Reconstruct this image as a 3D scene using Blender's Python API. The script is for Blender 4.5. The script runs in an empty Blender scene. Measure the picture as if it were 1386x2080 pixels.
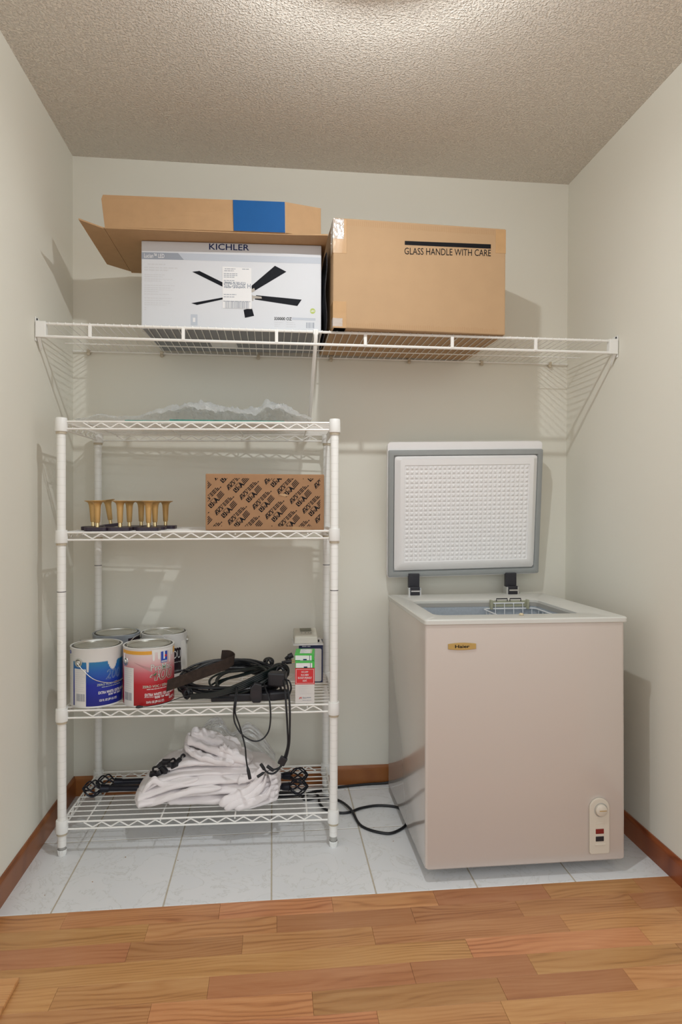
import bpy, bmesh, math, random
from mathutils import Vector, Matrix, noise
sc = bpy.context.scene
COL = sc.collection
PI = math.pi
rnd = random.Random(7)

# ---------------------------------------------------------------- camera
F_PX, YAW, PITCH, ROLL = 1317.4352, -0.105024, -0.0127635, -0.0035531
cam_d = bpy.data.cameras.new('camera'); cam = bpy.data.objects.new('camera', cam_d); COL.objects.link(cam)
cam_d.sensor_fit = 'VERTICAL'; cam_d.sensor_height = 36; cam_d.sensor_width = 24; cam_d.lens = F_PX / 2080 * 36
cam_d.clip_start = 0.02
Rw = Matrix.Rotation(YAW, 3, 'Z') @ Matrix.Rotation(PITCH, 3, 'X') @ Matrix.Rotation(ROLL, 3, 'Y')
r_, f_, u_ = Rw.col[0], Rw.col[1], Rw.col[2]
M = Matrix((( r_[0], u_[0], -f_[0]), (r_[1], u_[1], -f_[1]), (r_[2], u_[2], -f_[2]))).to_4x4()
M.translation = (0.76839, -2.60665, 1.13907)
cam.matrix_world = M
sc.camera = cam
# ---------------------------------------------------------------- world, exposure
w = bpy.data.worlds.new('world'); sc.world = w; w.use_nodes = True
w.node_tree.nodes['Background'].inputs[0].default_value = (0.96, 1.0, 1.02, 1)
w.node_tree.nodes['Background'].inputs[1].default_value = 1.02
sc.view_settings.view_transform = 'Standard'; sc.view_settings.look = 'None'
sc.view_settings.exposure = 0.14; sc.view_settings.gamma = 1.0; sc.view_settings.use_curve_mapping = False
LAMP_STRENGTH = 2250.0
LAMP_COL = (0.96, 1.0, 1.02)

W, H = 1.99207, 2.47245          # room width and ceiling height (back wall y = 0, left wall x = 0)
YF = -3.4                        # how far floor and ceiling run towards the viewer
YW = -1.08                       # the closet's side walls end here, at the opening to the bright room behind the viewer

# ---------------------------------------------------------------- materials
def nodes(m):
    m.use_nodes = True
    nt = m.node_tree
    return nt, nt.nodes['Principled BSDF']
def mat(name, col, rough=0.5, metal=0.0, var=0.0, vscale=8.0, bump=0.0, bscale=60.0, bdist=0.002, coat=0.0, detail=3, spec=None, alpha=None, trans=0.0, emit=None, estr=0.0, rvar=0.0):
    m = bpy.data.materials.new(name); nt, b = nodes(m)
    c = (*col, 1)
    b.inputs['Base Color'].default_value = c; b.inputs['Roughness'].default_value = rough; b.inputs['Metallic'].default_value = metal
    b.inputs['Coat Weight'].default_value = coat; b.inputs['Coat Roughness'].default_value = 0.12
    if spec is not None: b.inputs['Specular IOR Level'].default_value = spec
    if alpha is not None: b.inputs['Alpha'].default_value = alpha
    b.inputs['Transmission Weight'].default_value = trans
    if emit: b.inputs['Emission Color'].default_value = (*emit, 1); b.inputs['Emission Strength'].default_value = estr
    tc = nt.nodes.new('ShaderNodeTexCoord')
    if var or rvar:
        n = nt.nodes.new('ShaderNodeTexNoise'); n.inputs['Scale'].default_value = vscale; n.inputs['Detail'].default_value = detail
        nt.links.new(tc.outputs['Object'], n.inputs['Vector'])
        if var:
            mx = nt.nodes.new('ShaderNodeMix'); mx.data_type = 'RGBA'
            mx.inputs[6].default_value = tuple(max(0, x * (1 - var)) for x in col) + (1,)
            mx.inputs[7].default_value = tuple(min(1, x * (1 + var)) for x in col) + (1,)
            nt.links.new(n.outputs['Fac'], mx.inputs[0]); nt.links.new(mx.outputs[2], b.inputs['Base Color'])
        if rvar:
            mr = nt.nodes.new('ShaderNodeMapRange'); mr.inputs[3].default_value = rough - rvar; mr.inputs[4].default_value = rough + rvar
            nt.links.new(n.outputs['Fac'], mr.inputs[0]); nt.links.new(mr.outputs[0], b.inputs['Roughness'])
    if bump:
        n2 = nt.nodes.new('ShaderNodeTexNoise'); n2.inputs['Scale'].default_value = bscale; n2.inputs['Detail'].default_value = 4
        nt.links.new(tc.outputs['Object'], n2.inputs['Vector'])
        bp = nt.nodes.new('ShaderNodeBump'); bp.inputs['Strength'].default_value = bump; bp.inputs['Distance'].default_value = bdist
        nt.links.new(n2.outputs['Fac'], bp.inputs['Height']); nt.links.new(bp.outputs[0], b.inputs['Normal'])
    return m

def wood_mat(name, stops, ring=62.0, sx=0.16, rough=0.35, coat=0.0, axis='X', dark=0.55):
    """oak: stretched distorted bands plus fine pores; every plank its own offset and tone"""
    m = bpy.data.materials.new(name); nt, b = nodes(m)
    N, L = nt.nodes.new, nt.links.new
    tc = N('ShaderNodeTexCoord'); oi = N('ShaderNodeObjectInfo')
    cmb = N('ShaderNodeCombineXYZ')
    for i, k in enumerate((7.3, 3.1, 5.7)):
        mu = N('ShaderNodeMath'); mu.operation = 'MULTIPLY'; mu.inputs[1].default_value = k; L(oi.outputs['Random'], mu.inputs[0]); L(mu.outputs[0], cmb.inputs[i])
    ad = N('ShaderNodeVectorMath'); ad.operation = 'ADD'; L(tc.outputs['Object'], ad.inputs[0]); L(cmb.outputs[0], ad.inputs[1])
    def M2(op, a, b_):
        q = N('ShaderNodeMath'); q.operation = op
        for k, v in enumerate((a, b_)):
            if isinstance(v, (int, float)): q.inputs[k].default_value = v
            elif v is not None: L(v, q.inputs[k])
        return q.outputs[0]
    ix, iy = (0, 1) if axis == 'X' else (1, 0)
    def mapped(along, across):
        q = N('ShaderNodeMapping'); v = [1.0, 1.0, 1.0]; v[ix] = along; v[iy] = across; q.inputs['Scale'].default_value = v; L(ad.outputs[0], q.inputs[0]); return q.outputs[0]
    def nz(vec, det=2.0, rough_=0.5):
        q = N('ShaderNodeTexNoise'); q.inputs['Scale'].default_value = 1; q.inputs['Detail'].default_value = det; q.inputs['Roughness'].default_value = rough_; L(vec, q.inputs['Vector']); return q
    sp = N('ShaderNodeSeparateXYZ'); L(tc.outputs['Object'], sp.inputs[0])
    n1 = nz(mapped(2.0, 9.0), 1.5); n2 = nz(mapped(1.3, 3.0), 1.0); pn = nz(mapped(11, 330), 3.0, 0.6); bn = nz(mapped(3.0, 34.0), 3.0)
    ph = M2('ADD', M2('MULTIPLY', sp.outputs[iy], ring), M2('MULTIPLY', n1.outputs['Fac'], 10.0))
    sn = M2('ADD', M2('MULTIPLY', M2('SINE', M2('MULTIPLY', ph, 6.2832), None), 0.5), 0.5)
    sn = M2('POWER', sn, 1.8)
    amp = N('ShaderNodeMapRange'); amp.inputs[1].default_value = 0.38; amp.inputs[2].default_value = 0.66; amp.inputs[3].default_value = 0.08; amp.inputs[4].default_value = 0.30; L(n2.outputs['Fac'], amp.inputs[0])
    g1 = M2('MULTIPLY', sn, amp.outputs[0])
    g2 = M2('SUBTRACT', M2('ADD', M2('MULTIPLY', pn.outputs['Fac'], 0.45), M2('MULTIPLY', bn.outputs['Fac'], 0.75)), g1)
    g3 = N('ShaderNodeMath'); g3.operation = 'ADD'; g3.inputs[1].default_value = 0.08; L(g2, g3.inputs[0])
    rp = N('ShaderNodeValToRGB'); L(g3.outputs[0], rp.inputs[0])
    rp.color_ramp.elements[0].position = 0.2; rp.color_ramp.elements[0].color = (*stops[0], 1)
    rp.color_ramp.elements[1].position = 0.95; rp.color_ramp.elements[1].color = (*stops[2], 1)
    e = rp.color_ramp.elements.new(0.55); e.color = (*stops[1], 1)
    hv = N('ShaderNodeHueSaturation')
    mr = N('ShaderNodeMapRange'); mr.inputs[3].default_value = 0.80; mr.inputs[4].default_value = 1.14; L(oi.outputs['Random'], mr.inputs[0]); L(mr.outputs[0], hv.inputs['Value'])
    fr = N('ShaderNodeMath'); fr.operation = 'MULTIPLY'; fr.inputs[1].default_value = 17.31; L(oi.outputs['Random'], fr.inputs[0])
    fr2 = N('ShaderNodeMath'); fr2.operation = 'FRACT'; L(fr.outputs[0], fr2.inputs[0])
    mh = N('ShaderNodeMapRange'); mh.inputs[3].default_value = 0.488; mh.inputs[4].default_value = 0.508; L(fr2.outputs[0], mh.inputs[0]); L(mh.outputs[0], hv.inputs['Hue'])
    L(rp.outputs[0], hv.inputs['Color']); L(hv.outputs[0], b.inputs['Base Color'])
    b.inputs['Roughness'].default_value = rough; b.inputs['Coat Weight'].default_value = coat; b.inputs['Coat Roughness'].default_value = 0.2
    bp = N('ShaderNodeBump'); bp.inputs['Strength'].default_value = 0.12; bp.inputs['Distance'].default_value = 0.001
    L(pn.outputs['Fac'], bp.inputs['Height']); L(bp.outputs[0], b.inputs['Normal'])
    return m

def tile_mat():
    m = bpy.data.materials.new('marble_tile'); nt, b = nodes(m); N, L = nt.nodes.new, nt.links.new
    tc = N('ShaderNodeTexCoord'); oi = N('ShaderNodeObjectInfo')
    mu = N('ShaderNodeVectorMath'); mu.operation = 'ADD'; L(tc.outputs['Object'], mu.inputs[0])
    sc_ = N('ShaderNodeMath'); sc_.operation = 'MULTIPLY'; sc_.inputs[1].default_value = 11; L(oi.outputs['Random'], sc_.inputs[0]); L(sc_.outputs[0], mu.inputs[1])
    n = N('ShaderNodeTexNoise'); n.inputs['Scale'].default_value = 7; n.inputs['Detail'].default_value = 8; n.inputs['Roughness'].default_value = 0.62; n.inputs['Distortion'].default_value = 1.6
    L(mu.outputs[0], n.inputs['Vector'])
    rp = N('ShaderNodeValToRGB'); L(n.outputs['Fac'], rp.inputs[0])
    els = rp.color_ramp.elements
    els[0].position = 0.40; els[0].color = (0.77, 0.785, 0.80, 1); els[1].position = 0.60; els[1].color = (0.79, 0.80, 0.81, 1)
    for p, c in ((0.485, (0.775, 0.79, 0.80)), (0.50, (0.66, 0.665, 0.655)), (0.515, (0.78, 0.795, 0.805))):
        e = els.new(p); e.color = (*c, 1)
    L(rp.outputs[0], b.inputs['Base Color']); b.inputs['Roughness'].default_value = 0.28
    return m

def popcorn_mat():
    m = bpy.data.materials.new('sprayed_ceiling'); nt, b = nodes(m); N, L = nt.nodes.new, nt.links.new
    tc = N('ShaderNodeTexCoord')
    b.inputs['Base Color'].default_value = (0.84, 0.79, 0.71, 1); b.inputs['Roughness'].default_value = 0.95
    v = N('ShaderNodeTexNoise'); v.inputs['Scale'].default_value = 150; v.inputs['Detail'].default_value = 2.5; v.inputs['Roughness'].default_value = 0.6; L(tc.outputs['Object'], v.inputs['Vector'])
    rp = N('ShaderNodeMapRange'); rp.inputs[1].default_value = 0.45; rp.inputs[2].default_value = 0.75; L(v.outputs['Fac'], rp.inputs[0])
    bp = N('ShaderNodeBump'); bp.inputs['Strength'].default_value = 0.8; bp.inputs['Distance'].default_value = 0.008
    L(rp.outputs[0], bp.inputs['Height']); L(bp.outputs[0], b.inputs['Normal'])
    return m

def gradient_mat(name, z0, z1, stops, rough=0.35):
    m = bpy.data.materials.new(name); nt, b = nodes(m); N, L = nt.nodes.new, nt.links.new
    tc = N('ShaderNodeTexCoord'); sp = N('ShaderNodeSeparateXYZ'); L(tc.outputs['Object'], sp.inputs[0])
    mr = N('ShaderNodeMapRange'); mr.inputs[1].default_value = z0; mr.inputs[2].default_value = z1; L(sp.outputs[2], mr.inputs[0])
    rp = N('ShaderNodeValToRGB'); L(mr.outputs[0], rp.inputs[0])
    e = rp.color_ramp.elements
    e[0].position, e[0].color = stops[0][0], (*stops[0][1], 1)
    e[1].position, e[1].color = stops[-1][0], (*stops[-1][1], 1)
    for p, c in stops[1:-1]:
        k = e.new(p); k.color = (*c, 1)
    L(rp.outputs[0], b.inputs['Base Color']); b.inputs['Roughness'].default_value = rough
    return m

def post_mat():
    """white epoxy pole with the fine height grooves every inch"""
    m = bpy.data.materials.new('white_grooved_post'); nt, b = nodes(m); N, L = nt.nodes.new, nt.links.new
    tc = N('ShaderNodeTexCoord'); sp = N('ShaderNodeSeparateXYZ'); L(tc.outputs['Object'], sp.inputs[0])
    d = N('ShaderNodeMath'); d.operation = 'DIVIDE'; d.inputs[1].default_value = 0.0254; L(sp.outputs[2], d.inputs[0])
    f = N('ShaderNodeMath'); f.operation = 'FRACT'; L(d.outputs[0], f.inputs[0])
    c = N('ShaderNodeMath'); c.operation = 'LESS_THAN'; c.inputs[1].default_value = 0.07; L(f.outputs[0], c.inputs[0])
    mx = N('ShaderNodeMix'); mx.data_type = 'RGBA'; mx.inputs[6].default_value = (0.87, 0.86, 0.82, 1); mx.inputs[7].default_value = (0.79, 0.78, 0.735, 1)
    L(c.outputs[0], mx.inputs[0]); L(mx.outputs[2], b.inputs['Base Color']); b.inputs['Roughness'].default_value = 0.35
    return m

def wrap_mat():
    """thin clear bubble plastic"""
    m = bpy.data.materials.new('bubble_plastic'); nt = m.node_tree if m.use_nodes else None
    m.use_nodes = True; nt = m.node_tree; N, L = nt.nodes.new, nt.links.new
    for n in list(nt.nodes): nt.nodes.remove(n)
    out = N('ShaderNodeOutputMaterial'); tc = N('ShaderNodeTexCoord')
    v = N('ShaderNodeTexVoronoi'); v.inputs['Scale'].default_value = 95; v.inputs['Randomness'].default_value = 0.5; L(tc.outputs['Object'], v.inputs['Vector'])
    bp = N('ShaderNodeBump'); bp.inputs['Strength'].default_value = 0.7; bp.inputs['Distance'].default_value = 0.004; bp.invert = True; L(v.outputs['Distance'], bp.inputs['Height'])
    gl = N('ShaderNodeBsdfGlossy'); gl.inputs['Roughness'].default_value = 0.12; gl.inputs[0].default_value = (0.9, 0.95, 0.97, 1); L(bp.outputs[0], gl.inputs['Normal'])
    df = N('ShaderNodeBsdfTranslucent'); df.inputs[0].default_value = (0.95, 0.97, 0.97, 1); L(bp.outputs[0], df.inputs['Normal'])
    d2 = N('ShaderNodeBsdfDiffuse'); d2.inputs[0].default_value = (0.93, 0.96, 0.97, 1); L(bp.outputs[0], d2.inputs['Normal'])
    tr = N('ShaderNodeBsdfTransparent'); tr.inputs[0].default_value = (0.97, 0.985, 0.985, 1)
    m1 = N('ShaderNodeMixShader'); m1.inputs[0].default_value = 0.5; L(df.outputs[0], m1.inputs[1]); L(d2.outputs[0], m1.inputs[2])
    m2 = N('ShaderNodeMixShader'); m2.inputs[0].default_value = 0.3; L(m1.outputs[0], m2.inputs[1]); L(gl.outputs[0], m2.inputs[2])
    m3 = N('ShaderNodeMixShader'); m3.inputs[0].default_value = 0.72; L(tr.outputs[0], m3.inputs[1]); L(m2.outputs[0], m3.inputs[2])
    L(m3.outputs[0], out.inputs[0])
    return m
def film_mat(name, amount, tint=(0.9, 0.92, 0.92)):
    m = bpy.data.materials.new(name); m.use_nodes = True; nt = m.node_tree; N, L = nt.nodes.new, nt.links.new
    for n in list(nt.nodes): nt.nodes.remove(n)
    out = N('ShaderNodeOutputMaterial')
    gl = N('ShaderNodeBsdfGlossy'); gl.inputs['Roughness'].default_value = 0.15
    df = N('ShaderNodeBsdfDiffuse'); df.inputs[0].default_value = (*tint, 1)
    tr = N('ShaderNodeBsdfTransparent')
    tc = N('ShaderNodeTexCoord'); n = N('ShaderNodeTexNoise'); n.inputs['Scale'].default_value = 45; n.inputs['Detail'].default_value = 3; L(tc.outputs['Object'], n.inputs['Vector'])
    bp = N('ShaderNodeBump'); bp.inputs['Strength'].default_value = 0.6; bp.inputs['Distance'].default_value = 0.004; L(n.outputs['Fac'], bp.inputs['Height']); L(bp.outputs[0], gl.inputs['Normal'])
    m1 = N('ShaderNodeMixShader'); m1.inputs[0].default_value = 0.5; L(df.outputs[0], m1.inputs[1]); L(gl.outputs[0], m1.inputs[2])
    m2 = N('ShaderNodeMixShader'); m2.inputs[0].default_value = amount; L(tr.outputs[0], m2.inputs[1]); L(m1.outputs[0], m2.inputs[2]); L(m2.outputs[0], out.inputs[0])
    return m

MT = dict(
    wall=mat('cream_wall_paint', (0.79, 0.77, 0.68), 0.75, bump=0.12, bscale=220, bdist=0.001),
    ceiling=popcorn_mat(), tile=tile_mat(), grout=mat('tan_grout', (0.50, 0.45, 0.36), 0.9, var=0.25, vscale=40),
    oak=wood_mat('oak_floor', ((0.27, 0.10, 0.033), (0.51, 0.235, 0.088), (0.63, 0.335, 0.145)), rough=0.3, coat=0.15),
    redoak=wood_mat('stained_oak_trim', ((0.14, 0.038, 0.010), (0.31, 0.10, 0.027), (0.44, 0.165, 0.047)), ring=45, rough=0.35),
    redoak_y=wood_mat('stained_oak_trim_side', ((0.13, 0.034, 0.009), (0.28, 0.09, 0.025), (0.41, 0.15, 0.042)), ring=45, rough=0.35, axis='Y'),
    white_metal=mat('white_epoxy_wire', (0.87, 0.86, 0.82), 0.35), post=post_mat(), white_plastic=mat('white_plastic', (0.86, 0.86, 0.83), 0.4),
    tan_plastic=mat('clear_tan_clip', (0.55, 0.48, 0.36), 0.3),
    kraft=mat('kraft_board', (0.44, 0.27, 0.135), 0.8, var=0.08, vscale=30, bump=0.10, bscale=300, bdist=0.0006),
    kraft_light=mat('pale_kraft_board', (0.47, 0.305, 0.165), 0.75, var=0.06, vscale=14, bump=0.08, bscale=300, bdist=0.0006),
    kraft_dark=mat('brown_kraft_board', (0.36, 0.20, 0.10), 0.8, var=0.12, vscale=30, bump=0.1, bscale=300, bdist=0.0006),
    tape=mat('clear_packing_tape', (0.52, 0.32, 0.155), 0.18, var=0.1, vscale=30, bump=0.25, bscale=50, bdist=0.001),
    shiny_tape=film_mat('shiny_clear_tape', 0.45),
    white_card=mat('white_printed_card', (0.66, 0.68, 0.71), 0.5, bump=0.12, bscale=120, bdist=0.0008),
    grey_print=mat('grey_print', (0.30, 0.33, 0.38), 0.5), pale_print=mat('pale_grey_print', (0.50, 0.54, 0.60), 0.5), faint_print=mat('faint_grey_print', (0.60, 0.61, 0.63), 0.5),
    navy_print=mat('navy_print', (0.008, 0.020, 0.10), 0.6, spec=0.2), black_print=mat('black_print', (0.007, 0.007, 0.009), 0.6, spec=0.15), blade_print=mat('fan_blade_print', (0.007, 0.008, 0.012), 0.6, var=0.4, vscale=60, spec=0.15),
    blue_print=mat('blue_print', (0.006, 0.085, 0.27), 0.6, spec=0.2, var=0.08, vscale=30), white_print=mat('white_print', (0.78, 0.78, 0.78), 0.5), nickel_print=mat('nickel_print', (0.42, 0.38, 0.33), 0.4),
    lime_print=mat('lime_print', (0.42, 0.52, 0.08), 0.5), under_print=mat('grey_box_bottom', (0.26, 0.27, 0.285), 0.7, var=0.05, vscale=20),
    dark_bag=mat('black_plastic_bag', (0.02, 0.018, 0.022), 0.3, bump=0.8, bscale=25, bdist=0.01),
    brass=mat('satin_gold', (0.60, 0.37, 0.135), 0.42, 0.35, var=0.1, vscale=40), bright_brass=mat('polished_brass', (0.75, 0.6, 0.33), 0.15, 1.0), dark_base=mat('dark_plum_base', (0.03, 0.018, 0.032), 0.4),
    paper=mat('white_paper', (0.80, 0.80, 0.80), 0.6), tin=mat('tin_lid', (0.66, 0.66, 0.62), 0.33, 1.0, rvar=0.08, vscale=15), dark_tin=mat('tin_groove', (0.10, 0.10, 0.09), 0.3, 1.0), bail=mat('wire_bail', (0.72, 0.72, 0.70), 0.25, 1.0),
    can_white=mat('white_can_paper', (0.74, 0.735, 0.71), 0.4), can_grey=mat('grey_can_paper', (0.35, 0.38, 0.42), 0.35, var=0.2, vscale=30),
    paint_drip=mat('dried_white_paint', (0.76, 0.75, 0.72), 0.5, bump=0.2, bscale=80, bdist=0.001),
    blue_label=gradient_mat('blue_label', 0.0, 0.15, [(0, (0.003, 0.010, 0.19)), (0.5, (0.004, 0.020, 0.32)), (0.8, (0.010, 0.11, 0.42)), (1, (0.02, 0.20, 0.40))]),
    red_label=gradient_mat('red_label', 0.0, 0.18, [(0, (0.32, 0.004, 0.008)), (0.42, (0.44, 0.012, 0.022)), (0.62, (0.56, 0.12, 0.15)), (0.82, (0.68, 0.46, 0.46)), (1, (0.72, 0.64, 0.62))]),
    black_label=mat('black_label', (0.02, 0.012, 0.018), 0.3), orange_print=mat('orange_print', (0.72, 0.36, 0.04), 0.4), logo_blue=mat('logo_blue', (0.02, 0.07, 0.42), 0.4), red_print=mat('red_print', (0.62, 0.03, 0.035), 0.4), green_ink=mat('dark_green_ink', (0.05, 0.16, 0.07), 0.4), silver_ink=mat('pale_green_ink', (0.48, 0.60, 0.50), 0.4),
    swoosh=mat('grey_swoosh', (0.47, 0.26, 0.26), 0.4),
    black_cord=mat('black_cord', (0.006, 0.007, 0.010), 0.42), black_plastic=mat('black_plastic', (0.014, 0.014, 0.018), 0.38), green_black=mat('black_green_cord', (0.005, 0.010, 0.010), 0.38),
    rust=mat('rusty_steel', (0.030, 0.0185, 0.013), 0.7, 0.3, var=0.75, vscale=70, bump=0.4, bscale=120, bdist=0.002), gold_pin=mat('brass_pin', (0.75, 0.55, 0.2), 0.2, 1.0),
    green_card=mat('green_card', (0.06, 0.48, 0.075), 0.4), navy_card=mat('navy_card', (0.01, 0.022, 0.085), 0.35), lcd=mat('lcd_window', (0.17, 0.17, 0.12), 0.2), light_card=mat('off_white_card', (0.66, 0.645, 0.62), 0.5), device=mat('ivory_plastic', (0.60, 0.58, 0.50), 0.4),
    cloth=mat('white_curtain_cloth', (0.86, 0.815, 0.815), 0.85, bump=0.08, bscale=400, bdist=0.0005), bag=film_mat('clear_bag', 0.24), wrap=wrap_mat(),
    glass=film_mat('clear_glass_face', 0.25, (0.75, 0.85, 0.82)), glass_edge=mat('green_glass_edge', (0.05, 0.32, 0.24), 0.1, var=0.6, vscale=60), black_iron=mat('black_iron', (0.012, 0.013, 0.022), 0.3, 0.4),
    fridge=mat('white_enamel_steel', (0.645, 0.58, 0.525), 0.14, coat=0.4, bump=0.05, bscale=150, bdist=0.0005), rim=mat('white_liner_plastic', (0.66, 0.655, 0.61), 0.35), lid_white=mat('lid_white_plastic', (0.89, 0.88, 0.875), 0.35),
    gasket=mat('grey_gasket', (0.33, 0.345, 0.34), 0.5, var=0.06, vscale=20), aluminium=mat('stucco_aluminium', (0.50, 0.55, 0.60), 0.42, 0.25, var=0.15, vscale=120, bump=0.4, bscale=200, bdist=0.001), cavity=mat('grey_cavity_trim', (0.40, 0.39, 0.36), 0.5),
    badge=mat('gold_badge', (0.52, 0.34, 0.11), 0.35, 0.5, var=0.15, vscale=30), ivory=mat('ivory_control', (0.66, 0.60, 0.50), 0.35), red_lamp=mat('dark_red_lens', (0.20, 0.012, 0.008), 0.25), hinge=mat('dark_hinge', (0.02, 0.018, 0.024), 0.35), chrome=mat('chrome', (0.7, 0.7, 0.7), 0.15, 1.0),
    crumb=mat('cream_crumb', (0.66, 0.55, 0.36), 0.8), basket=mat('white_wire_coating', (0.80, 0.82, 0.84), 0.35), olive=mat('olive_plastic', (0.42, 0.42, 0.30), 0.4),
    bulb=mat('lamp_glass', (1, 1, 1), 0.3, emit=LAMP_COL, estr=LAMP_STRENGTH),
)

# ---------------------------------------------------------------- mesh helpers
class MB:
    """collects shapes and links them as ONE mesh object"""
    def __init__(s): s.v, s.f, s.m = [], [], []
    def add(s, vs, fs, mi=0):
        o = len(s.v); s.v += [tuple(p) for p in vs]; s.f += [tuple(i + o for i in q) for q in fs]; s.m += [mi] * len(fs); return s
    def box(s, x0, x1, y0, y1, z0, z1, mi=0, X=None):
        v = [(x, y, z) for z in (z0, z1) for y in (y0, y1) for x in (x0, x1)]
        if X: v = [X(*p) for p in v]
        return s.add(v, [(0, 2, 3, 1), (4, 5, 7, 6), (0, 1, 5, 4), (2, 6, 7, 3), (0, 4, 6, 2), (1, 3, 7, 5)], mi)
    def tube(s, pts, r, n=8, closed=False, mi=0, caps=True):
        P = [Vector(p) for p in pts]; k = len(P); rr = r if isinstance(r, (list, tuple)) else [r] * k
        ref = None; rings = []
        for i, p in enumerate(P):
            t = (P[(i + 1) % k] - P[i - 1]) if closed else (P[min(i + 1, k - 1)] - P[max(i - 1, 0)])
            if t.length < 1e-9: t = Vector((0, 0, 1))
            t.normalize()
            if ref is None:
                ref = Vector((0, 0, 1)) if abs(t.z) < 0.9 else Vector((1, 0, 0))
            a = ref - t * ref.dot(t)
            if a.length < 1e-6: a = t.orthogonal()
            a.normalize(); b = t.cross(a); ref = a
            rings.append([p + (a * math.cos(2 * PI * j / n) + b * math.sin(2 * PI * j / n)) * rr[i] for j in range(n)])
        vs = [q for R in rings for q in R]; fs = []
        m = k if closed else k - 1
        for i in range(m):
            o, q = i * n, ((i + 1) % k) * n
            fs += [(o + j, o + (j + 1) % n, q + (j + 1) % n, q + j) for j in range(n)]
        if caps and not closed:
            fs += [tuple(range(n))[::-1], tuple(range((k - 1) * n, k * n))]
        return s.add(vs, fs, mi)
    def lathe(s, prof, n=32, c=(0, 0, 0), mi=0, axis=None):
        vs, fs = [], []; k = len(prof)
        for r, z in prof:
            vs += [(c[0] + r * math.cos(2 * PI * j / n), c[1] + r * math.sin(2 * PI * j / n), c[2] + z) for j in range(n)]
        for i in range(k - 1):
            fs += [(i * n + j, i * n + (j + 1) % n, (i + 1) * n + (j + 1) % n, (i + 1) * n + j) for j in range(n)]
        if axis: vs = [axis @ Vector(p) for p in vs]
        return s.add(vs, fs, mi)
    def poly(s, pts, mi=0): return s.add(pts, [tuple(range(len(pts)))], mi)
    def prism(s, pts, d, mi=0):
        """polygon pts (3-D, planar) thickened by vector d"""
        n = len(pts); d = Vector(d); vs = [Vector(p) for p in pts] + [Vector(p) + d for p in pts]
        return s.add(vs, [tuple(range(n))[::-1], tuple(range(n, 2 * n))] + [(i, (i + 1) % n, n + (i + 1) % n, n + i) for i in range(n)], mi)
    def build(s, name, m, parent=None, smooth=False, bevel=0.0, seg=2, base=None, fixn=True):
        me = bpy.data.meshes.new(name)
        vs = s.v if base is None else [tuple(base @ Vector(p)) for p in s.v]
        me.from_pydata(vs, [], s.f)
        for q in (m if isinstance(m, (list, tuple)) else [m]): me.materials.append(MT[q] if isinstance(q, str) else q)
        for i, p in enumerate(me.polygons): p.material_index = s.m[i]
        if fixn or bevel:
            bm = bmesh.new(); bm.from_mesh(me)
            if bevel:
                bmesh.ops.remove_doubles(bm, verts=bm.verts, dist=1e-6)
                bmesh.ops.recalc_face_normals(bm, faces=bm.faces)
                ed = [e for e in bm.edges if len(e.link_faces) == 2 and e.calc_face_angle(0) > 0.5]
                bmesh.ops.bevel(bm, geom=ed, offset=bevel, segments=seg, affect='EDGES', profile=0.6, clamp_overlap=True)
            else: bmesh.ops.recalc_face_normals(bm, faces=bm.faces)
            bm.to_mesh(me); bm.free()
        if smooth:
            me.polygons.foreach_set('use_smooth', [True] * len(me.polygons))
            try: me.set_sharp_from_angle(angle=math.radians(40))
            except Exception: pass
        o = bpy.data.objects.new(name, me); COL.objects.link(o)
        if parent: o.parent = parent
        return o
# real-world point on the plane y = const behind a measured photo position (used only to place things at their measured spots)
def at_y(px, py, y):
    d = Rw @ Vector(((px - 693) / F_PX, 1, -(py - 1040) / F_PX)); C = Vector((0.76839, -2.60665, 1.13907)); t = (y - C.y) / d.y; return C + d * t
def tag(o, label=None, cat=None, group=None, kind=None):
    for k, v in (('label', label), ('category', cat), ('group', group), ('kind', kind)):
        if v: o[k] = v
    return o
def thing(name, label, cat, loc=(0, 0, 0), rz=0.0, group=None):
    o = bpy.data.objects.new(name, None); COL.objects.link(o); o.location = loc; o.rotation_euler = (0, 0, rz); o.empty_display_size = 0.05
    return tag(o, label, cat, group)
def inv(o): return (Matrix.Translation(o.location) @ o.rotation_euler.to_matrix().to_4x4()).inverted()
def copy_tree(o, parent=None):
    c = o.copy(); COL.objects.link(c)
    if parent: c.parent = parent
    for ch in list(o.children): copy_tree(ch, c)
    return c
def curve(pts, n=8, closed=False):
    """Catmull-Rom through pts"""
    P = [Vector(p) for p in pts]; k = len(P); out = []
    g = (lambda i: P[i % k]) if closed else (lambda i: P[max(0, min(k - 1, i))])
    for i in range(k if closed else k - 1):
        a, b, c, d = g(i - 1), g(i), g(i + 1), g(i + 2)
        for j in range(n):
            t = j / n
            out.append(0.5 * ((2 * b) + (c - a) * t + (2 * a - 5 * b + 4 * c - d) * t * t + (3 * b - 3 * c + d - a) * t ** 3))
    if not closed: out.append(P[-1])
    return out
_tc = {}
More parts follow.
